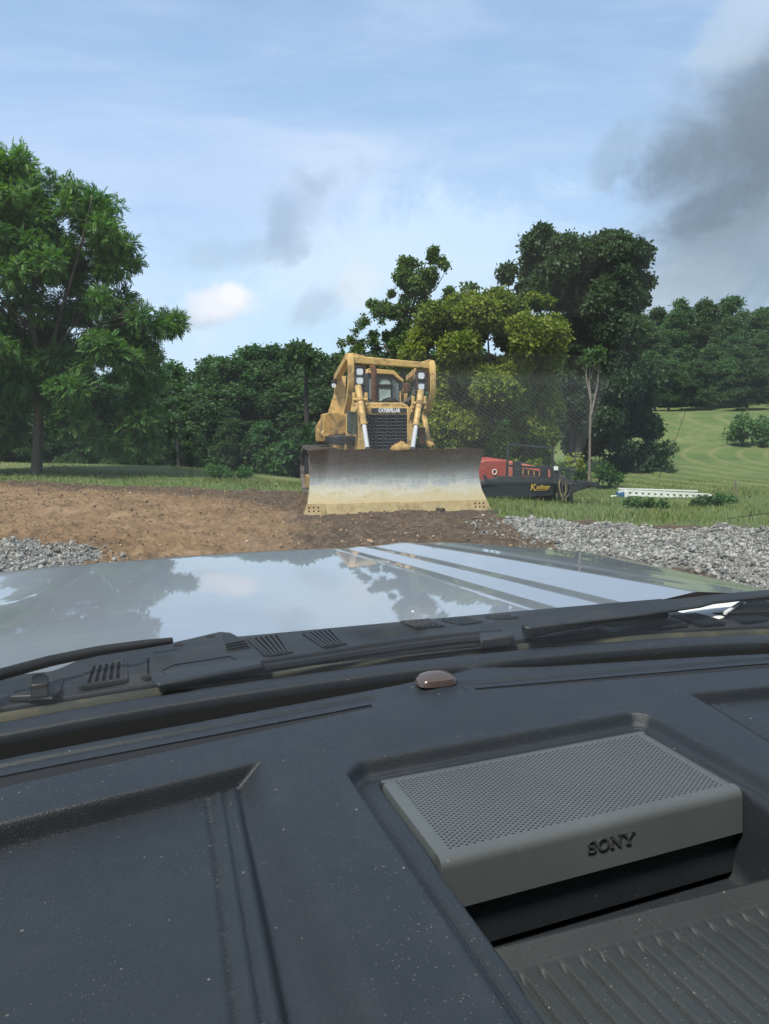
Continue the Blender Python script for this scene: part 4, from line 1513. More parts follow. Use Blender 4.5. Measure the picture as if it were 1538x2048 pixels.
# earth heaped against the blade
mb = MB()
pts_x = np.linspace(-1.95, 1.9, 60)
secs = []
for k, x in enumerate(pts_x):
    h_ = .02 + .045 * vnoise(np.array([x * 3.1]), np.array([2.2]), 5)[0] * (1 if abs(x) < 1.8 else .3)
    secs.append([(x, -3.6 + .1 * math.sin(x * 5), -.04), (x, -3.28, h_ * .55), (x, -3.11 + .02 * math.sin(x * 9), h_ * .85), (x, -3.0, h_ * .5), (x, -2.8, -.05)])
mb.loft(secs)
o = mb.build('dirt_windrow', M['mud'], None)
o.location = D.o
o.rotation_euler = (0, 0, D.rz)
tag(o, 'low windrow of dark earth pushed up along the blade edge', 'dirt', kind='stuff')
bm = bmesh.new()
bmesh.ops.create_icosphere(bm, subdivisions=2, radius=1)
for v in bm.verts:
    v.co = Vector((v.co.x * .09, v.co.y * .07, v.co.z * .055)) * (1 + .3 * math.sin(v.co.x * 7 + v.co.z * 5))
me = bpy.data.meshes.new('earth_clod')
bm.to_mesh(me)
bm.free()
o = link('earth_clod', me, M['mud'])
o.location = Frame(D.o, D.rz).o + Matrix.Rotation(D.rz, 3, 'Z') @ (D.at(880, 1021, -3.12))
tag(o, 'single dark clod of earth leaning on the blade right of its middle', 'clod')
D_ = D

# ---------------------------------------------------------------- trailer with drill
T = Frame((3.1, 17.6, hz(3.1, 17.6)), R(8))
tz = T.o.z
trl = thing('trailer', 'black low deck trailer with gold lettering, its tongue pointing right, behind the blade', 'trailer', T.o, T.rz)
t_ = lambda px, py, y=0.0: T.at(px, py, y)
mb = MB()
zt_, zm_, zb_ = t_(1050, 957).z, t_(1050, 968).z, t_(1050, 990).z
mb.prism([t_(*q) for q in ((955, 966), (1004, 953), (1110, 955), (1110, 966), (1004, 965), (957, 973))], (0, .25, 0))
mb.build('deck_rail', M['black_steel'], trl, .01)
mb = MB()
mb.prism([t_(*q, .03) for q in ((950, 972), (1004, 965), (1112, 966), (1114, 984), (1104, 991), (960, 1000), (948, 994))], (0, .2, 0))
mb.build('front_beam', M['plate_black'], trl, .01)
mb = MB()
mb.prism([t_(*q, .3) for q in ((930, 985), (1112, 975), (1112, 1001), (1000, 1008), (930, 1008))], (0, 2.2, 0))
mb.build('chassis', M['black_and_shade'], trl)
mb = MB()
dl, dr_ = t_(930, 960).x, t_(1110, 960).x
mb.box(((dl + dr_) / 2, 2.0, t_(1050, 962).z - .06), (dr_ - dl, 3.6, .1))
mb.build('deck', M['bark'], trl)
for yy_ in (1.9, 2.8):
    for xx in (dl + .1, dr_ - .1):
        MB().cyl((xx - .11, yy_, .38), (xx + .11, yy_, .38), .38, 24).build('wheel', M['dark_rubber'], trl, .03)
# the lettering and its swoosh
c_ = t_(1062, 976, -.012)
lettering('K', .21, (t_(1066, 975, -.012).x, -.006, t_(1066, 975, -.012).z), (R(90), 0, 0), M['gold'], trl, wide=1.0, bold=.004, ext=.006, shear=.15)
lettering('aufman', .135, (t_(1086, 974, -.012).x, -.006, t_(1086, 974, -.012).z), (R(90), 0, 0), M['gold'], trl, wide=.82, bold=.003, ext=.006, shear=.3)
mb = MB()
mb.bar(t_(1068, 980.5, -.012), t_(1096, 979.5, -.012), .01, .012)
mb.build('lettering', M['gold'], trl)
# tongue with coupler
mb = MB()
mb.prism([t_(*q, -.1) for q in ((1112, 956), (1150, 962), (1178, 962), (1196, 968), (1196, 972), (1176, 976), (1150, 985), (1112, 986))], (0, .12, 0))
mb.prism([t_(*q, -.35) for q in ((1140, 966), (1180, 964), (1180, 972), (1140, 984))], (0, .12, 0))
mb.build('tongue', M['black_steel'], trl, .012)
MB().bar(t_(1176, 968, -.15), t_(1197, 970, -.15), .14, .12).build('coupler', M['black_steel'], trl, .02)
mb = MB()
mb.bar(t_(1111, 934, -.15), t_(1111, 966, -.15), .17, .17)
mb.bar(t_(1119, 934, -.25), t_(1119, 1000, -.25), .08, .08)
mb.bar(t_(1140, 985, -.2), t_(1140, 1013, -.2), .11, .11)
mb.box(t_(1140, 1015, -.2), (.24, .24, .03))
mb.build('jack', M['black_steel'], trl, .01)
MB().box(t_(1112, 937, -.26), (.10, .04, .09)).build('document_box', M['white_paint'], trl, .008)
mb = MB()
mb.tube([t_(*q, -.2) for q in ((1110, 938), (1120, 937), (1134, 938), (1145, 941), (1153, 947))], .03, 8)
mb.build('winch_handle', M['black_steel'], trl)
# hanging hoses, chain
for k, pts in enumerate(([(1122, 950), (1118, 970), (1122, 992), (1127, 999), (1132, 990), (1131, 965), (1128, 952)], [(1126, 952), (1124, 975), (1128, 996), (1134, 984), (1136, 966)], [(1130, 955), (1137, 962), (1142, 976), (1138, 990), (1130, 997)])):
    MB().tube([t_(*q, -.32 - .04 * k) for q in pts], .016, 6).build('cable', M['cable_tan'] if k == 0 else M['hose'], trl)
mb = MB()
for (px, py) in ((1122, 955), (1128, 958), (1133, 963), (1126, 968)):
    mb.box(t_(px, py, -.3), (.07, .08, .10))
mb.build('coupling_block', M['hose'], trl, .01)
# head rack
mb = MB()
for a_, b_ in (((1015, 889), (1106, 896)), ((1014, 931), (1105, 937)), ((1016, 889), (1014, 952)), ((1105, 896), (1105, 952))):
    mb.bar(t_(*a_, .15), t_(*b_, .15), .05, .05, up=(0, 1, 0))
mb.build('head_rack', M['black_steel'], trl, .006)
mb = MB()
mb.bar(t_(1034, 922, .1), t_(1034, 954, .1), .19, .10, up=(0, 1, 0))
mb.bar(t_(1088, 930, .1), t_(1088, 954, .1), .17, .10, up=(0, 1, 0))
mb.build('rack_post', M['black_steel'], trl, .01)
mb = MB()
for a_, b_ in (((968, 950), (975, 963)), ((975, 962), (990, 962))):
    mb.bar(t_(*a_, .0), t_(*b_, .0), .06, .06, up=(0, 1, 0))
mb.build('stake', M['black_steel'], trl, .006)

# red drill standing on the deck
deckz = t_(1050, 962).z - .01
DR = Frame(T.o, T.rz)
drl = thing('directional_drill', 'faded red drilling machine with rounded engine cover riding on the black trailer', 'drill', T.o + Vector((0, 0, 0)), T.rz)
mb = MB()
ol = [(950, 962), (953, 934), (959, 923), (972, 919), (1010, 919), (1015, 924), (1016, 956), (990, 960)]
mb.prism([t_(*q, .75) for q in ol], (0, 1.5, 0))
body = mb.build('engine_cover', M['red_paint'], drl, .06, 3)
mb = MB()
mb.prism([t_(*q, .72) for q in ((1016, 921), (1040, 926), (1100, 938), (1103, 956), (1016, 958))], (0, 1.1, 0))
mb.build('side_cover', M['red_faded'], drl, .03)
mb = MB()
mb.prism([t_(*q, .705) for q in ((1040, 936), (1090, 944), (1082, 953), (1042, 949))], (0, .012, 0))
mb.build('louvre', M['black_steel'], drl)
mb = MB()
for k in range(4):
    mb.bar(t_(1046 + k * 11, 938.5 + k * 1.7, .70), t_(1046 + k * 11, 949 + k * 1.0, .70), .03, .02, up=(0, 1, 0))
mb.build('louvre_slat', M['yellow_dirty'], drl)
mb = MB()
cc_ = t_(989, 944, .74)
ring = [cc_ + Vector((math.cos(a_) * .05, -.008, math.sin(a_) * .06)) for a_ in np.linspace(0, 2 * math.pi, 17)[:-1]]
mb.tube(ring + [ring[0]], .012, 6, False)
mb.build('emblem', M['white_letter'], drl)
MB().box(((dl + dr_) / 2, 1.7, deckz + .10), (1.7, 1.2, .2)).build('undercarriage', M['black_steel'], drl, .03)

# ---------------------------------------------------------------- white boom and scrap
W = Frame((6.9, 19.2, hz(6.9, 19.2)), R(-4))
wb_ = lambda px, py, y=0.0: W.at(px, py, y)
boom = thing('lattice_boom', 'white ladder-like steel boom lying level in the weeds, blue box at its left end', 'boom', W.o, W.rz)
mb = MB()
for y in (0.0, .35):
    a0, a1 = wb_(1241, 981, y), wb_(1418, 989, y)
    b0, b1 = wb_(1241, 989, y), wb_(1418, 997, y)
    mb.bar(a0, a1, .05, .045)
    mb.bar(b0, b1, .05, .045)
    for k in range(15):
        t = k / 14
        mb.bar(a0.lerp(a1, t), b0.lerp(b1, t), .09 if k not in (0, 14) else .12, .045, up=(0, 1, 0))
mb.build('ladder_rail', M['white_paint'], boom)
mb = MB()
mb.bar(wb_(1237, 977, .2), wb_(1395, 982, .2), .05, .03)
mb.build('hand_rail', M['white_paint'], boom)
mb = MB()
mb.bar(wb_(1366, 993), wb_(1366, 1017), .08, .08, up=(0, 1, 0))
mb.bar(wb_(1252, 981), wb_(1252, 1012), .09, .09, up=(0, 1, 0))
mb.build('post', M['white_paint'], boom)
MB().bar(wb_(1416, 992, .1), wb_(1423, 994, .1), .16, .12).build('end_light', M['orange_paint'], boom)
MB().prism([wb_(*q, -.05) for q in ((1236, 1006), (1237, 985), (1249, 984), (1250, 1006))], (0, .35, 0)).build('pump_box', M['blue_paint'], boom, .02)
MB().bar(wb_(1221, 995, .1), wb_(1234, 994, .1), .12, .09).build('arm_stub', M['white_paint'], boom, .01)
MB().bar(wb_(1226, 996, .1), wb_(1226, 1013, .1), .05, .05, up=(0, 1, 0)).build('arm_post', M['black_steel'], boom)
MB().box(wb_(1264, 996, .1), (.26, .2, .1)).build('side_box', M['teal_paint'], boom, .01)
MB().box(wb_(1275, 1002, .0), (.14, .1, .08)).build('marker_lamp', M['orange_paint'], boom, .02)
mb = MB()
mb.prism([wb_(*q, -.1) for q in ((1347, 1003), (1360, 1003), (1362, 1012), (1374, 1014), (1372, 1022), (1352, 1020))], (0, .3, 0))
mb.build('foot_bracket', M['rust'], boom, .01)
S = Frame((7.9, 18.0, hz(7.9, 18.0)), R(-6))
imp = thing('plough', 'rusty red farm implement half sunk in weeds near the right edge', 'implement', S.o, S.rz)
s__ = lambda px, py, y=0.0: S.at(px, py, y)
mb = MB()
mb.prism([s__(*q) for q in ((1413, 1010), (1435, 1005), (1465, 1007), (1485, 1012), (1489, 1020), (1470, 1024), (1440, 1018))], (0, .5, 0))
mb.build('frame', M['rust'], imp, .02)
mb = MB()
mb.bar(s__(1491, 1004), s__(1488, 1029), .11, .09, up=(0, 1, 0))
mb.build('standard', M['rust_red'], imp, .01)
mb = MB()
for (px, py) in ((1432, 1020), (1455, 1024), (1475, 1026)):
    mb.cyl(s__(px, py, .05), s__(px, py, .1), .10, 18)
mb.build('disc', M['rust'], imp)
# fence wire and its posts
wire = thing('wire_fence', 'single black fence wire on thin stakes along the grass at the right edge', 'fence', (8.0, 14.2, hz(8.0, 14.2)))


def wpt(px, py, Y):
    d = ray(px, py)
    return Vector((0, 0, EYE)) + d * (Y / d.y) - wire.location


mb = MB()
pts = [wpt(1350, 1050, 13.6), wpt(1420, 1042, 13.6), wpt(1500, 1031, 13.6), wpt(1560, 1023, 13.6), wpt(1700, 1004, 13.6)]
mb.tube(pts, .008, 5)
mb.build('wire', M['dark_rubber'], wire)
mb = MB()
mb.tube([wpt(1503, 1022, 13.6), wpt(1492, 1066, 13.6)], .010, 6)
mb.tube([wpt(1700, 985, 13.6), wpt(1690, 1060, 13.6)], .012, 6)
mb.build('stake', M['dark_rubber'], wire)
for k, (px, py0, py1, Y, lab, r_) in enumerate(((1475, 962, 1005, 20.0, 'thin grey fence post leaning in the weeds by the rusty implement', .03), (1504, 992, 1012, 19.0, 'short dark stake right of the rusty implement', .02), (1346, 822, 958, 24.5, 'very thin leaning pole standing on the hayfield', .010))):
    x = (px - CX) / F * Y
    z0 = hz(x, Y)
    d = ray(px, py0)
    top = EYE + d.z * Y / d.y
    o = thing('fence_post', lab, 'post', (x, Y, z0))
    mb = MB()
    ln = (-.32 if k == 2 else .05)
    mb.tube([(ln * 1.6 if k == 2 else 0, 0, -.1), (0, .02, (top - z0) * .5), (-ln, 0, top - z0)], [r_, r_ * .9, r_ * .8], 6)
    mb.build('shaft', M['bark_pale'] if k == 0 else M['black_steel'], o)

# ---------------------------------------------------------------- the pickup we look out of
K = Frame((0, 0, 0), R(19.5))
Z0 = EYE - .30                        # level of the dashboard top
truck = thing('pickup_truck', 'silver pickup with dusty black dashboard, seen from inside its cab over the bonnet', 'pickup truck', (0, 0, 0), K.rz)
dp = lambda px, py, h=0.0: K.atz(px, py, Z0 + h)


def grid_mesh(xs, ys, z):
    X, Y = np.meshgrid(xs, ys)
    n, m_ = X.shape
    idx = np.arange(n * m_).reshape(n, m_)
    q_ = np.stack([idx[:-1, :-1], idx[:-1, 1:], idx[1:, 1:], idx[1:, :-1]], -1).reshape(-1, 4)
    return np.stack([X, Y, z], -1).reshape(-1, 3), q_


XC = .355


def yglass(x):
    return .888 - .20 * (x - .38) ** 2


# dashboard skin
xs = np.concatenate([np.arange(-.55, -.16, .02), np.arange(-.16, .96, .0022), np.arange(.96, 1.26, .02)])
ys = np.concatenate([np.arange(.16, .30, .01), np.arange(.30, .60, .0022), np.arange(.60, .93, .0014)])
X, Y = np.meshgrid(xs, ys)
Y = Y + (yglass(X) - .888) * sm(Y, .70, .80)
yg = yglass(X)
d = yg - Y
h = np.zeros_like(X)
# front roll and gutter
roll = np.sin(np.pi * np.clip(d / .046, 0, 1)) * .008 - .002
gw = np.maximum(0, (yg - .042) - (.838 - .16 * np.abs(X - .42)))
ybk = yg - .042 - gw
gut = sm(Y, ybk - .003, ybk + .003) * (1 - sm(d, .040, .044) * 0)
gdepth = -.040 * sm(gw, .006, .022) - .004
h = np.where(d < .042, roll, h)
ing = (d >= .040) & (Y > ybk)
h = np.where(ing, gdepth * np.minimum(sm(Y, ybk - .001, ybk + .004), 1 - sm(Y, yg - .046, yg - .040)), h)
h = np.where(d < -.002, -.03 * sm(-d, .002, .02), h)
# edge rounding of the top panel
h = h - .004 * sm(Y, ybk - .02, ybk) * (Y <= ybk) * sm(gw, .004, .02)
# defroster slots with their shallow panels
ysl = .764 + .15 * (X - .262)
wl_ = np.clip(.008 + .045 * (.26 - X), .008, .024)
inpan = (Y > ysl - wl_ - .002) & (Y < ysl + .024) & (X < .262 + .022 * (1 - np.clip((Y - ysl) / .024, 0, 1)))
edge = np.minimum.reduce([sm(Y, ysl - wl_ - .003, ysl - wl_ + .001), 1 - sm(Y, ysl + .021, ysl + .025), 1 - sm(X, .262, .268 + .02 * (1 - np.clip((Y - ysl) / .024, 0, 1)))])
h = h - .0028 * edge * (Y < ybk - .002)
ysr = .772 - .10 * (X - .384)
wr_ = np.clip(.007 + .028 * (X - .384), .007, .022)
edge = np.minimum.reduce([sm(Y, ysr - wr_ - .003, ysr - wr_ + .001), 1 - sm(Y, ysr + .018, ysr + .022), sm(X, .366, .376)])
h = h - .0028 * edge * (Y < ybk - .002)
# left: step down to the cluster hood pad, spine flank
yr = .660 + .20 * (X - .115)
below = 1 - sm(Y, yr - .006, yr + .0015)
flank = 1 - sm(X, .086, .122)
h = h - .021 * np.minimum(below, flank)
xsq = .067 + (Y - .658) * .060
xe = xsq + .0265
onpad = (1 - sm(X, xe - .002, xe + .0025)) * (1 - sm(Y, yr - .010, yr - .006))
h = h + .0045 * onpad
for cx_, hh, ww in ((.0095, .0035, .0042), (.0205, .0035, .0048)):
    h = h + hh * np.exp(-((X - xsq - cx_) / ww) ** 2) * (1 - sm(Y, yr - .012, yr - .007))
seam = np.exp(-((X - xsq) / .0018) ** 2) * (1 - sm(Y, yr - .010, yr - .006))
h = h - .0030 * seam
h = h + .0022 * seam * (np.sin(Y * 2 * np.pi / .0048) > 0)
h = h - .0018 * np.exp(-((X - xsq - .0150) / .002) ** 2) * onpad
# right: step down to the passenger pad
yrr = .678 - .10 * (X - .566)
xbr = .606 - (.67 - Y) * .18
reg = np.minimum(1 - sm(Y, yrr - .007, yrr + .0015), sm(X, xbr - .006, xbr + .012))
h = h - .016 * reg
pad_r = sm(X, xbr + .012, xbr + .016) * (1 - sm(Y, yrr - .014, yrr - .008))
h = h + .004 * pad_r
for cx_ in (.019, .030):
    h = h + .003 * np.exp(-((X - xbr - cx_) / .004) ** 2) * (1 - sm(Y, yrr - .014, yrr - .009))
h = h - .002 * np.exp(-((X - xbr - .037) / .0018) ** 2) * (1 - sm(Y, yrr - .012, yrr - .009))
# centre recess, bezel and tray well
sd = sdf_poly(X, Y, [(.197, .1), (.197, .604), (.206, .613), (.499, .631), (.502, .628), (.498, .1)]) - .015
h = h - .0120 * (1 - sm(sd, -.007, .0020)) + .0012 * np.exp(-((sd - .004) / .006) ** 2)
h = h - .004 * np.exp(-((sd + .0115) / .0013) ** 2) * ((X < .30) | (Y > .55))
sd2 = sdf_poly(X, Y, [(.2000, .05), (.2098, .600), (.2135, .6075), (.492, .6225), (.4995, .618), (.5025, .48), (.507, .05)])
h = h - .084 * (1 - sm(sd2, -.0035, .0005))
# hollow round the light sensor
r2 = ((X - .345) / .040) ** 2 + ((Y - .797) / .030) ** 2
h = h + .004 * np.exp(-r2 * 1.4) * (Y < ybk)
h = h - .004 * np.exp(-(((X - .318) / .016) ** 2 + ((Y - .790) / .02) ** 2)) * (Y < ybk)
# soft spine shape
h = h - .010 * sm(np.abs(X - XC), .30, .75) ** 2
v_, q_ = grid_mesh(xs, ys, h + Z0)
v_[:, 1] = Y.ravel()
# close the skin downwards towards the cabin
nx_ = len(xs)
front = v_[:nx_].copy()
front[:, 2] -= .25
front[:, 1] += .03
v2 = np.vstack([v_, front])
qq = np.stack([np.arange(nx_ - 1) + len(v_), np.arange(1, nx_) + len(v_), np.arange(1, nx_), np.arange(nx_ - 1)], -1)
dme = np_mesh('dashboard', v2, np.vstack([q_, qq]), None, True)
dash = link('dashboard', dme, [M['dash'], M['black_and_shade']], truck)
deep = ((h < -.009) & (Y > .68)).astype(float)  # deep gutter faces coloured black, their shade put into the material
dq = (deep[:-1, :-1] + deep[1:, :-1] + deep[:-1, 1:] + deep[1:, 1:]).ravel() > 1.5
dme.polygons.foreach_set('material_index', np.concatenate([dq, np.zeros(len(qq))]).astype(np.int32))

# defroster outlets: a black strip for the gap's shade, a thin lip along its far side
for xr_, fy, fw in ((np.linspace(-.54, .255, 30), lambda x: .764 + .15 * (x - .262), lambda x: min(.024, max(.008, .008 + .045 * (.26 - x)))),
                    (np.linspace(.385, 1.0, 30), lambda x: .772 - .10 * (x - .384), lambda x: min(.022, .007 + .028 * (x - .384)))):
    mb = MB()
    zd_ = [Z0 - .010 * float(sm(abs(x - XC), .30, .75)) ** 2 - .0028 for x in xr_]
    mb.cur = 0
    mb.loft([[(x, fy(x) - .003, z + .0012), (x, fy(x) - fw(x), z + .0016), (x, fy(x) - fw(x), z - .006), (x, fy(x) - .003, z - .006)] for x, z in zip(xr_, zd_)], True, True)
    mb.cur = 1
    mb.loft([[(x, fy(x) + .0018, z), (x, fy(x) + .001, z + .0022), (x, fy(x) - .0008, z + .0022), (x, fy(x) - .0012, z - .002)] for x, z in zip(xr_, zd_)], True, True)
    mb.cur = 0
    mb.loft([[(x, fy(x) + .0045, z), (x, fy(x) + .0044, z + .0008), (x, fy(x) + .0020, z + .0008), (x, fy(x) + .0019, z)] for x, z in zip(xr_, zd_)], True, True)
    mb.build('defroster_vent', [M['black_and_shade'], M['dash']], dash)

# ribbed mat in the tray
xs = np.arange(.198, .509, .0011)
ys = np.arange(.05, .476, .004)
X, Y = np.meshgrid(xs, ys)
ph_ = ((X - .215 + (Y - .44) * .03) / .0165) % 1.0
rib = sm(np.abs(ph_ - .5), .02, .17)
start = 1 - sm(Y, .432, .442)
h = -.083 - .0050 * (1 - rib) * start
h = h + .013 * sm(Y, .446, .449) - .024 * sm(Y, .4545, .457)
v_, q_ = grid_mesh(xs, ys, h + Z0)
link('tray_mat', np_mesh('tray_mat', v_, q_, None, True), M['dash_mat'], dash)

# loudspeaker with perforated top
sk = lambda x, y: y + .05 * (x - .21)
xL, xR, yF_, yB = .2115, .4990, .4745, .6105
zt2 = Z0 - .0100
gx0, gx1, gy0, gy1 = .2215, .4905, .4865, .6020
mb = MB()
arc = [(yF_ + .008 - .008 * math.sin(a_), zt2 - .008 + .008 * math.cos(a_)) for a_ in np.linspace(0, math.pi / 2, 7)]
prof_f = [(gy0, zt2)] + arc + [(yF_ - .002, Z0 - .048), (yF_ + .01, Z0 - .048)]
prof_b = [(gy1, zt2), (yB - .003, zt2), (yB - .0008, zt2 - .0008), (yB, zt2 - .003), (yB, Z0 - .05)]
NXS = 30
secs = []
cr_ = .006
for i in range(NXS + 1):
    x = xL + (xR - xL) * i / NXS
    secs.append([(x, sk(x, y), z) for y, z in prof_f])
mb.loft(secs)
secs = []
for i in range(NXS + 1):
    x = xL + (xR - xL) * i / NXS
    secs.append([(x, sk(x, y), z) for y, z in prof_b])
mb.loft(secs)
for xa, xb, sg in ((gx0, xL, 1), (gx1, xR, -1)):
    pr = [(xa, zt2), (xb + sg * .003, zt2), (xb + sg * .0008, zt2 - .0008), (xb, zt2 - .003), (xb, Z0 - .05)]
    mb.loft([[(x, sk(x, y), z) for x, z in pr] for y in np.linspace(gy0, gy1, 12)])
    # side wall beside the front roll
    mb.add([(xb, sk(xb, y), z) for y, z in prof_f[:-1]] + [(xb, sk(xb, gy0), Z0 - .048)], [tuple(range(len(prof_f)))])
    mb.add([(xb + 0, sk(xb, yy_), z) for yy_, z in ((gy1, zt2), (yB - .003, zt2), (yB, zt2 - .003), (yB, Z0 - .05), (gy1, Z0 - .05))], [(0, 1, 2, 3, 4)])
# corner fill between side strips and the front/back strips is covered by the full-width lofts
spk = mb.build('loudspeaker', M['speaker'], dash)
# perforated plate: one octagonal hole per cell
NC, NR = 40, 55
pw, phh = (gx1 - gx0) / NC, (gy1 - gy0) / NR
V, Q4 = [], []
hr = .00100
oct_ = [(math.cos(math.pi / 4 * k), math.sin(math.pi / 4 * k)) for k in range(8)]
for r_i in range(NR):
    y0_ = gy0 + r_i * phh
    yc = y0_ + phh / 2
    xoff = (r_i % 2) * pw / 2
    cells = [(gx0 + xoff + c * pw, gx0 + xoff + (c + 1) * pw) for c in range(NC - (1 if xoff else 0))]
    if xoff:
        for xa, xb in ((gx0, gx0 + xoff), (gx1 - xoff, gx1)):
            b0 = len(V)
            V += [(xa, sk(xa, y0_), zt2), (xb, sk(xb, y0_), zt2), (xb, sk(xb, y0_ + phh), zt2), (xa, sk(xa, y0_ + phh), zt2)]
            Q4.append((b0, b0 + 1, b0 + 2, b0 + 3))
    for xa, xb in cells:
        xc_ = (xa + xb) / 2
        b0 = len(V)
        ry = min(hr, phh * .47)
        outer = [(xb, yc), (xb, y0_ + phh), (xc_, y0_ + phh), (xa, y0_ + phh), (xa, yc), (xa, y0_), (xc_, y0_), (xb, y0_)]
        for (x, y) in outer:
            V.append((x, sk(x, y), zt2))
        for (cx_, cy_) in oct_:
            x, y = xc_ + hr * cx_, yc + ry * cy_
            V.append((x, sk(x, y), zt2))
        for (cx_, cy_) in oct_:
            x, y = xc_ + hr * cx_, yc + ry * cy_
            V.append((x, sk(x, y), zt2 - .0022))
        for k in range(8):
            k2 = (k + 1) % 8
            Q4.append((b0 + k, b0 + k2, b0 + 8 + k2, b0 + 8 + k))
            Q4.append((b0 + 8 + k, b0 + 8 + k2, b0 + 16 + k2, b0 + 16 + k))
pme = np_mesh('perforated_grille', V, Q4, None, False)
link('perforated_grille', pme, [M['speaker'], M['black_and_shade']], spk)
zs_ = np.array([v[2] for v in V])
pme.polygons.foreach_set('material_index', np.array([1 if min(zs_[list(f_)]) < zt2 - .001 else 0 for f_ in Q4], dtype=np.int32))  # hole walls coloured black, the shade inside them is in the material
MB().box(((gx0 + gx1) / 2, sk(.355, (gy0 + gy1) / 2), zt2 - .006), (gx1 - gx0 - .002, gy1 - gy0 - .006, .004), Matrix.Rotation(math.atan(.05), 3, 'Z')).build('cavity_shade', M['black_and_shade'], spk)  # black plate under the holes stands in for the dark cavity
# maker's name, pressed into the front face
pl0 = K.at(1222, 1683, sk(.38, yF_) - .002)
lv, lf = [], []
lev = [0]


def lbox(x0, y0, x1, y1, sh=0.0):
    o_ = len(lv)
    lev[0] += 1
    for z in (-.0006, .0006 + lev[0] * .00002):
        lv.extend([(x0, y0, z), (x1, y0, z), (x1 + sh, y1, z), (x0 + sh, y1, z)])
    lf.extend([tuple(o_ + i for i in f_) for f_ in ((3, 2, 1, 0), (4, 5, 6, 7), (0, 1, 5, 4), (1, 2, 6, 5), (2, 3, 7, 6), (3, 0, 4, 7))])


def lstroke(pts, wds):
    o_ = len(lv)
    n_ = len(pts)
    lev[0] += 1
    for z in (-.0006, .0006 + lev[0] * .00002):
        for i in range(n_):
            ax_, ay_ = pts[max(i - 1, 0)]
            bx_, by_ = pts[min(i + 1, n_ - 1)]
            L_ = math.hypot(bx_ - ax_, by_ - ay_)
            nx2, ny2 = -(by_ - ay_) / L_, (bx_ - ax_) / L_
            for q_s in (-1, 1):
                lv.append((pts[i][0] + nx2 * wds[i] / 2 * q_s, pts[i][1] + ny2 * wds[i] / 2 * q_s, z))
    for i in range(n_ - 1):
        k_ = o_ + 2 * i
        lf.append((k_ + 2 * n_, k_ + 2 + 2 * n_, k_ + 3 + 2 * n_, k_ + 1 + 2 * n_))
        lf.append((k_, k_ + 2, k_ + 2 + 2 * n_, k_ + 2 * n_))
        lf.append((k_ + 1, k_ + 1 + 2 * n_, k_ + 3 + 2 * n_, k_ + 3))


# letters one unit high, thick uprights and slab serifs
sp_ = [(.78, .74), (.70, .90), (.48, .96), (.22, .91), (.10, .74), (.20, .59), (.45, .51), (.70, .42), (.82, .26), (.70, .09), (.44, .04), (.20, .10), (.10, .28)]
lstroke(sp_, [.07, .09, .09, .14, .19, .20, .20, .20, .19, .14, .09, .09, .07])
lbox(.745, .66, .815, .99)
lbox(.07, .01, .14, .34)
on_ = 28
lstroke([(1.62 + .50 * math.cos(2 * math.pi * k / on_), .5 + .46 * math.sin(2 * math.pi * k / on_)) for k in range(on_ + 1)], [.09 + .13 * abs(math.cos(2 * math.pi * k / on_)) for k in range(on_ + 1)])
nx0 = 2.35
lbox(nx0 + .14, .0, nx0 + .25, 1.0)
lbox(nx0 + .98, .0, nx0 + 1.09, 1.0)
lbox(nx0 + .98 - .06, .0, nx0 + 1.09, .12)
lstroke([(nx0 + .16, .99), (nx0 + 1.04, .03)], [.22, .22])
for q_ in (.0, .86):
    lbox(nx0 + q_ - .0, .92 if q_ else .0, nx0 + q_ + .39, 1.0 if q_ else .08)
lbox(nx0, .92, nx0 + .25, 1.0)
yx0 = 3.72
lstroke([(yx0 + .12, .96), (yx0 + .58, .44)], [.20, .20])
lstroke([(yx0 + 1.04, .96), (yx0 + .60, .44)], [.11, .11])
lbox(yx0 + .48, .0, yx0 + .68, .48)
lbox(yx0 + .32, .0, yx0 + .84, .08)
lbox(yx0 - .06, .92, yx0 + .42, 1.0)
lbox(yx0 + .82, .92, yx0 + 1.24, 1.0)
me = bpy.data.meshes.new('lettering')
me.from_pydata([(x - 2.5, y - .5, z) for x, y, z in lv], [], lf)
so = link('lettering', me, M['letter_dark'], spk)
so.location = (pl0.x, sk(pl0.x, yF_) - .0016, pl0.z)
so.rotation_euler = (R(90) - .04, 0, math.atan(.05))
so.scale = (.0092, .0098, 1)
# wall and lip under the loudspeaker
mb = MB()
mb.loft([[(x, sk(x, yF_) + .006, Z0 - .045), (x, sk(x, yF_) + .006, Z0 - .088)] for x in (.2, .507)])
mb.build('tray_back', M['dash'], dash)

# light sensor
mb = MB()
cx_, cy_ = .345, .797
secs = []
for k, (s_, z_) in enumerate(((1.04, .0), (1.0, .0035), (.93, .0065), (.72, .0095), (.40, .0120), (.05, .0128))):
    ring = []
    for a_ in np.linspace(0, 2 * math.pi, 33)[:-1]:
        ca, sa = math.cos(a_), math.sin(a_)
        ring.append((cx_ + .0235 * s_ * math.copysign(abs(ca) ** .65, ca), cy_ + .016 * s_ * math.copysign(abs(sa) ** .65, sa) - (.002 if s_ > .9 else 0), Z0 + .003 + z_))
    secs.append(ring)
mb.loft(secs, True, True)
mb.build('light_sensor', M['sensor'], dash)

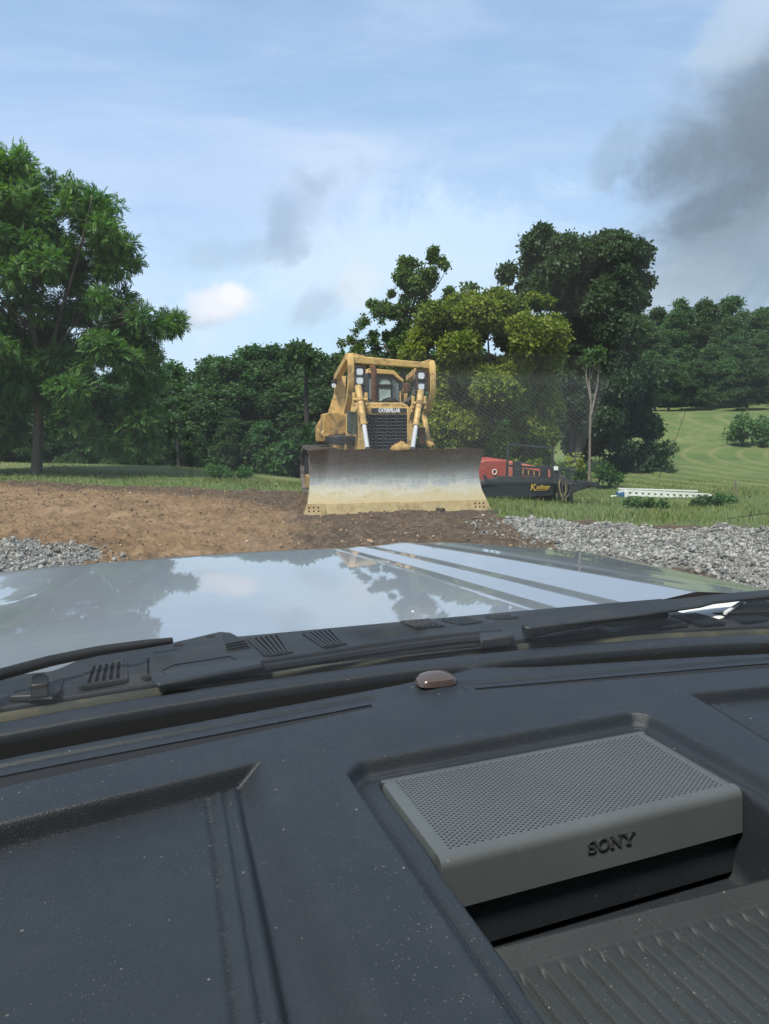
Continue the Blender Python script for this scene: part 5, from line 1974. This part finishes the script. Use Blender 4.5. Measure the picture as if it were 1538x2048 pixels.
# windscreen
tana = math.tan(R(27.5))
xs = np.linspace(-.58, 1.29, 60)
ts = np.linspace(-.012, .93, 24)
V, Q4, MI = [], [], []
for t in ts:
    for x in xs:
        y = yglass(x) + .034 - t
        V.append((x, y, Z0 - .016 + t * tana))
n_ = len(xs)
for i in range(len(ts) - 1):
    for k in range(n_ - 1):
        Q4.append((i * n_ + k, i * n_ + k + 1, (i + 1) * n_ + k + 1, (i + 1) * n_ + k))
wsc = link('windscreen', np_mesh('windscreen', V, Q4, None, True), M['windscreen'], truck)
# black ceramic band along its foot, just under the glass
mb = MB()
mb.loft([[(x, yglass(x) + .034 + .012, Z0 - .0255), (x, yglass(x) + .034 - .030, Z0 - .0045)] for x in xs])
mb.build('frit_band', M['frit'], wsc)

# cowl
xs = np.concatenate([np.arange(-.58, -.2, .02), np.arange(-.2, 1.12, .004), np.arange(1.12, 1.30, .02)])
dd = np.concatenate([np.arange(.028, .075, .0015), np.arange(.075, .26, .006)])
X, DD = np.meshgrid(xs, dd)
DE = 1.062 - .085 * sm(-X, .015, .085) + .022 - yglass(X)
Yc = yglass(X) + np.where(DD > .075, .075 + (DD - .075) / (dd[-1] - .075) * (DE - .075), DD)
h = np.interp(DD, [.028, .034, .044, .047, .053, .056, .075, .10, .240, .26], [-.014, -.0045, -.0045, -.016, -.016, -.003, .002, .003, .002, -.016])
h = h - .010 * np.exp(-(((X - .365) / .050) ** 4 + ((DD - .135) / .05) ** 4))
idx = np.arange(X.size).reshape(X.shape)
q_ = np.stack([idx[:-1, :-1], idx[:-1, 1:], idx[1:, 1:], idx[1:, :-1]], -1).reshape(-1, 4)
me = np_mesh('cowl', np.stack([X, Yc, h + Z0], -1).reshape(-1, 3), q_, None, True)
cowl = link('cowl', me, [M['cowl'], M['seal'], M['cowl_dark']], truck)
dmid = ((dd[:-1] + dd[1:]) / 2)[:, None].repeat(len(xs) - 1, 1).ravel()
mi = np.where(dmid < .046, 1, np.where(dmid < .057, 2, 0)).astype(np.int32)
me.polygons.foreach_set('material_index', mi)


def quad_at(c, s, t):
    a_ = c[0].lerp(c[1], s)
    b_ = c[3].lerp(c[2], s)
    return a_.lerp(b_, t)


for quad, nb_ in (([(178, 1333), (250, 1321), (250, 1358), (163, 1372)], 6), ([(287, 1317), (306, 1314), (306, 1350), (287, 1353)], 2), ([(498, 1277), (560, 1268), (582, 1304), (535, 1311)], 6), ([(608, 1265), (664, 1258), (690, 1287), (650, 1294)], 6),
                  ([(803, 1243), (858, 1238), (886, 1251), (836, 1254)], 5), ([(886, 1239), (934, 1234), (962, 1243), (922, 1248)], 5), ([(974, 1232), (1018, 1229), (1034, 1234), (992, 1237)], 4),
                  ([(1258, 1238), (1318, 1232), (1372, 1247), (1318, 1251)], 6), ([(1344, 1231), (1394, 1227), (1448, 1243), (1400, 1246)], 6), ([(1428, 1227), (1480, 1222), (1534, 1237), (1488, 1241)], 6), ([(1512, 1222), (1560, 1218), (1610, 1232), (1570, 1236)], 6)):
    c = [dp(px, py, .0040) for px, py in quad]
    mb = MB()
    mb.cur = 0
    mb.prism([p_ + Vector((0, 0, -.0015)) for p_ in c], (0, 0, -.004))
    mb.cur = 1
    for (a_, b_) in ((0, 1), (1, 2), (2, 3), (3, 0)):
        mb.bar(c[a_] + Vector((0, 0, -.0015)), c[b_] + Vector((0, 0, -.0015)), .006, .004)
    for k in range(nb_):
        s_ = (k + .5) / nb_
        mb.bar(quad_at(c, s_, 0), quad_at(c, s_, 1), .0035, .0026)
    mb.cur = 2
    for k in range(1, 9):
        mb.bar(quad_at(c, 0, k / 9) + Vector((0, 0, -.001)), quad_at(c, 1, k / 9) + Vector((0, 0, -.001)), .0016, .002)
    mb.build('vent', [M['black_and_shade'], M['cowl'], M['cowl_dark']], cowl)
# raised hood of the cowl beside the vents, washer nozzle
mb = MB()
mb.prism([dp(px, py, .006) for px, py in ((18, 1392), (26, 1380), (118, 1366), (128, 1352), (122, 1378), (108, 1388))], (0, 0, -.008))
mb.prism([dp(px, py, .022) for px, py in ((60, 1370), (62, 1352), (70, 1347), (88, 1345), (97, 1352), (97, 1366))], (0, 0, -.016))
mb.build('washer_nozzle', M['cowl_dark'], cowl, .002)

# wipers
wip = MB()
pts = [dp(px, py, .030) for px, py in ((-120, 1388), (0, 1349), (100, 1322), (200, 1301), (290, 1288), (345, 1281))]
wip.tube(pts, [.0065, .0065, .0065, .006, .0055, .004], 10)
wp = wip.build('wiper', M['cowl_dark'], truck)
mb = MB()
HB = .016
cov = [dp(px, py, HB) for px, py in ((303, 1352), (300, 1326), (304, 1304), (318, 1293), (345, 1284), (440, 1262), (462, 1264), (486, 1276), (504, 1290), (522, 1305), (534, 1318), (526, 1328), (430, 1346), (316, 1367), (308, 1364))]
mb.prism(cov, (0, 0, -.007))
cvr = mb.build('wiper_cover', M['cowl'], wp, .0035, 3)
mb = MB()
for px, py in ((357, 1290), (421, 1273)):
    c_ = dp(px, py, HB)
    mb.cyl(c_ + Vector((0, 0, -.004)), c_ + Vector((0, 0, .0006)), .0062, 14)
mb.build('screw_hole', M['black_and_shade'], wp)  # black discs stand in for the dark of the screw holes
mb = MB()
mb.prism([dp(px, py, HB + .0012) for px, py in ((445, 1266), (462, 1268), (484, 1279), (503, 1294), (454, 1302))], (0, 0, -.004))
mb.build('end_cap', M['cowl_dark'], wp, .001)
mb = MB()
for k in range(3):
    mb.bar(dp(453 - k * .5, 1299 - k * 5, HB + .002), dp(497 - k * 3, 1291 - k * 5, HB + .002), .0012, .0016)
for a_, b_ in (((322, 1342), (345, 1330)), ((345, 1330), (460, 1312)), ((460, 1312), (472, 1318)), ((322, 1342), (332, 1348))):
    mb.bar(dp(*a_, HB + .0006), dp(*b_, HB + .0006), .001, .001)
mb.build('moulding', M['cowl'], wp)
# right wiper, its arm lying across the bonnet edge
mb = MB()
top_ = [(1048, 1253), (1046, 1240), (1085, 1228), (1200, 1215), (1330, 1200), (1420, 1189), (1520, 1180), (1640, 1170), (1640, 1182), (1500, 1195), (1430, 1203), (1404, 1210), (1290, 1227), (1180, 1240), (1060, 1254)]
mb.prism([dp(px, py, .030) for px, py in top_], (0, 0, -.005))
wp2 = mb.build('wiper', M['cowl'], truck, .003)
mb = MB()
pts = [dp(px, py, .012) for px, py in ((1056, 1262), (1100, 1253), (1150, 1246), (1192, 1242))]
for k in range(22):
    t = k / 21 * 3
    i = min(2, int(t))
    c_ = pts[i].lerp(pts[i + 1], t - i)
    d_ = (pts[i + 1] - pts[i]).normalized()
    mb.cyl(c_ - d_ * .0018, c_ + d_ * .0018, .011 - .003 * (k / 21), 12)
mb.tube(pts, .008, 8)
mb.tube([dp(px, py, .010) for px, py in ((1190, 1242), (1230, 1246), (1270, 1240), (1330, 1228))], .007, 8)
mb.build('linkage', M['cowl_dark'], wp2)
mb = MB()
pts = [dp(px, py, .014) for px, py in ((528, 1334), (620, 1320), (720, 1304), (820, 1290), (920, 1278), (1012, 1271))]
mb.tube([p_ + Vector((0, 0, -.002)) for p_ in pts], .0058, 8)
mb.tube([p_ + Vector((0, .012, .001)) for p_ in pts], .0045, 8)
mb.build('wiper_blade', M['cowl_dark'], wp2)
mb = MB()
mb.prism([dp(px, py, .018) for px, py in ((958, 1272), (957, 1258), (985, 1254), (1028, 1261), (1029, 1271), (962, 1279))], (0, 0, -.014))
mb.build('end_cap', M['cowl'], wp2, .002)

# bonnet
UB = np.array([0, .295, .305, .36, .42, .475, .595, .61, .78, .90, 1.0, 1.06, 1.10])
ZB_ = np.array([0, 0, .0008, -.0035, .0055, .0030, .0200, .0195, .005, -.012, -.040, -.09, -.22])
uf = np.arange(-1.2, 1.2001, .002)
zf_ = np.where(uf >= 0, np.interp(np.abs(uf), UB, ZB_), np.interp(np.abs(uf), UB, np.array([0, 0, .0005, .0002, .000, .000, .004, .005, .003, -.014, -.045, -.10, -.22])))
kern = np.ones(5) / 5
zf_ = np.convolve(np.pad(zf_, 2, 'edge'), kern, 'valid')
us = np.unique(np.concatenate([np.linspace(-1.09, 1.09, 120)] + [s_ * (b_ + np.linspace(-.012, .012, 9)) for b_ in UB[2:8] for s_ in (-1, 1)]))
vs_ = np.concatenate([np.linspace(0, .86, 40), np.linspace(.875, 1.0, 16), np.linspace(1.012, 1.06, 5)])
U, Vv = np.meshgrid(us, vs_)
kx = 1 - .40 * np.clip(Vv, 0, 1) * (1 - .0 * np.abs(U))
kx = 1 - (1 - kx) * (1 - sm(np.abs(U), .62, 1.0))        # creases run together, the outer edge stays wide
XH = XC + U * kx
ur = XH - XC
yrear = 1.062 - .085 * sm(-XH, .015, .085)
yfr = 2.09 - .30 * ur ** 2 - .30 * np.maximum(np.abs(ur) - .75, 0) ** 2
YH = yrear + (yfr - yrear) * np.minimum(Vv, 1.0)
s_ = (YH - 1.06)
amp = 1 - .45 * np.clip(Vv, 0, 1)
zc_ = np.interp(U.ravel(), uf, zf_).reshape(U.shape)
zc_ = np.where(np.abs(U) > .7, zc_, zc_ * amp)
ZH = Z0 - .004 + zc_ - .014 * s_ - .014 * s_ ** 2 - .006 * (ur / .6) ** 2
ZH = ZH - .036 * np.exp(-((ur + .66) / .14) ** 2) * sm(YH, 1.15, 1.58) * (1 - sm(YH, 1.60, 1.96)) + .006 * np.exp(-((ur + .66) / .14) ** 2) * sm(YH, 1.8, 1.95)
drop = np.clip((Vv - .86) / .14, 0, 1)
ZH = ZH - .055 * drop ** 3
ZH = ZH - np.where(Vv > 1, (Vv - 1) / .06 * .55, 0)
ZH = np.where(Vv > 1, np.maximum(ZH, Z0 - .75), ZH)
idx = np.arange(U.size).reshape(U.shape)
q_ = np.stack([idx[:-1, :-1], idx[:-1, 1:], idx[1:, 1:], idx[1:, :-1]], -1).reshape(-1, 4)
link('bonnet', np_mesh('bonnet', np.stack([XH, YH, ZH], -1).reshape(-1, 3), q_, None, True), M['paint'], truck)
# wings below the bonnet edge, cowl side on the right
for sg in (-1, 1):
    mb = MB()
    x0_ = XC + sg * 1.085
    mb.prism([(x0_, .55, Z0 - .16), (x0_, 1.55, Z0 - .20), (x0_, 1.95, Z0 - .28), (x0_, 2.05, Z0 - .60), (x0_, 1.9, .62), (x0_, .55, .45)], (-sg * .03, 0, 0))
    mb.build('wing', M['paint'], truck, .01)
mb = MB()
mb.prism([dp(px, py, .004) for px, py in ((1355, 1222), (1420, 1198), (1700, 1180), (1700, 1215), (1480, 1222), (1440, 1236))], (0, 0, -.012))
mb.build('wing_panel', M['white_paint'], truck, .002)
mb = MB()
mb.prism([dp(px, py, .012) for px, py in ((1455, 1224), (1492, 1203), (1700, 1195), (1700, 1222), (1500, 1222))], (0, 0, -.010))
mb.build('corner_trim', M['cowl_dark'], truck, .002)
mb = MB()
mb.tube([dp(px, py, .013) for px, py in ((1450, 1226), (1489, 1201), (1540, 1198), (1700, 1190))], .003, 8)
mb.build('corner_moulding', M['white_paint'], truck)

# the rest of the cab around the viewer
yh = float(yglass(.36)) + .034 - .93
zh = Z0 - .016 + .93 * tana
mb = MB()
mb.loft([[(x, y, z) for x in np.linspace(-.50, 1.21, 5)] for y, z in ((yh + .06, zh - .02), (yh - .05, zh + .05), (yh - .3, zh + .13), (-1.0, zh + .16), (-1.35, zh + .08))])
mb.loft([[(x, y, z + .03) for x in np.linspace(-.53, 1.24, 5)] for y, z in ((yh + .08, zh - .03), (yh - .05, zh + .06), (yh - .3, zh + .14), (-1.0, zh + .17), (-1.40, zh + .08))])
mb.build('roof', M['liner'], truck)
mb = MB()
for x0_, x1_ in ((-.57, -.50), (1.28, 1.21)):
    mb.bar((x0_, float(yglass(x0_)) + .02, Z0 - .02), (x1_, yh + .02, zh), .09, .07)
    mb.bar((x1_, -.75, .5), (x1_, -.75, zh + .15), .10, .06)
    mb.bar((x1_, yh, zh + .02), (x1_, -1.3, zh + .12), .06, .07)
mb.build('pillar', M['liner'], truck, .015)
for x0_ in (-.60, 1.31):
    MB().box((x0_, -.2, .82), (.08, 2.1, .86)).build('door', M['trim_dark'], truck, .03)
m, b = mat('tinted_glass')  # unseen cab windows, tint added to hold back light from behind
finish(b, b.n('MixShader', i0=.08, i1=b.n('BsdfTransparent', Color=(.10, .11, .11)), i2=b.n('BsdfGlossy', Roughness=0.0)))
for x0_ in (-.585, 1.295):
    MB().prism([(x0_, .70, 1.24), (x0_, yh, zh + .06), (x0_, -1.32, zh + .14), (x0_, -1.32, 1.24)], (.005, 0, 0)).build('side_window', m, truck)
MB().prism([(-.55, -1.36, 1.28), (1.26, -1.36, 1.28), (1.26, -1.36, zh + .10), (-.55, -1.36, zh + .10)], (0, .005, 0)).build('rear_window', m, truck)
mb = MB()
mb.box((XC, -1.38, .85), (1.8, .06, .9))
mb.box((XC, -.2, .42), (1.8, 2.2, .06))
mb.build('cab_floor', M['trim_dark'], truck)
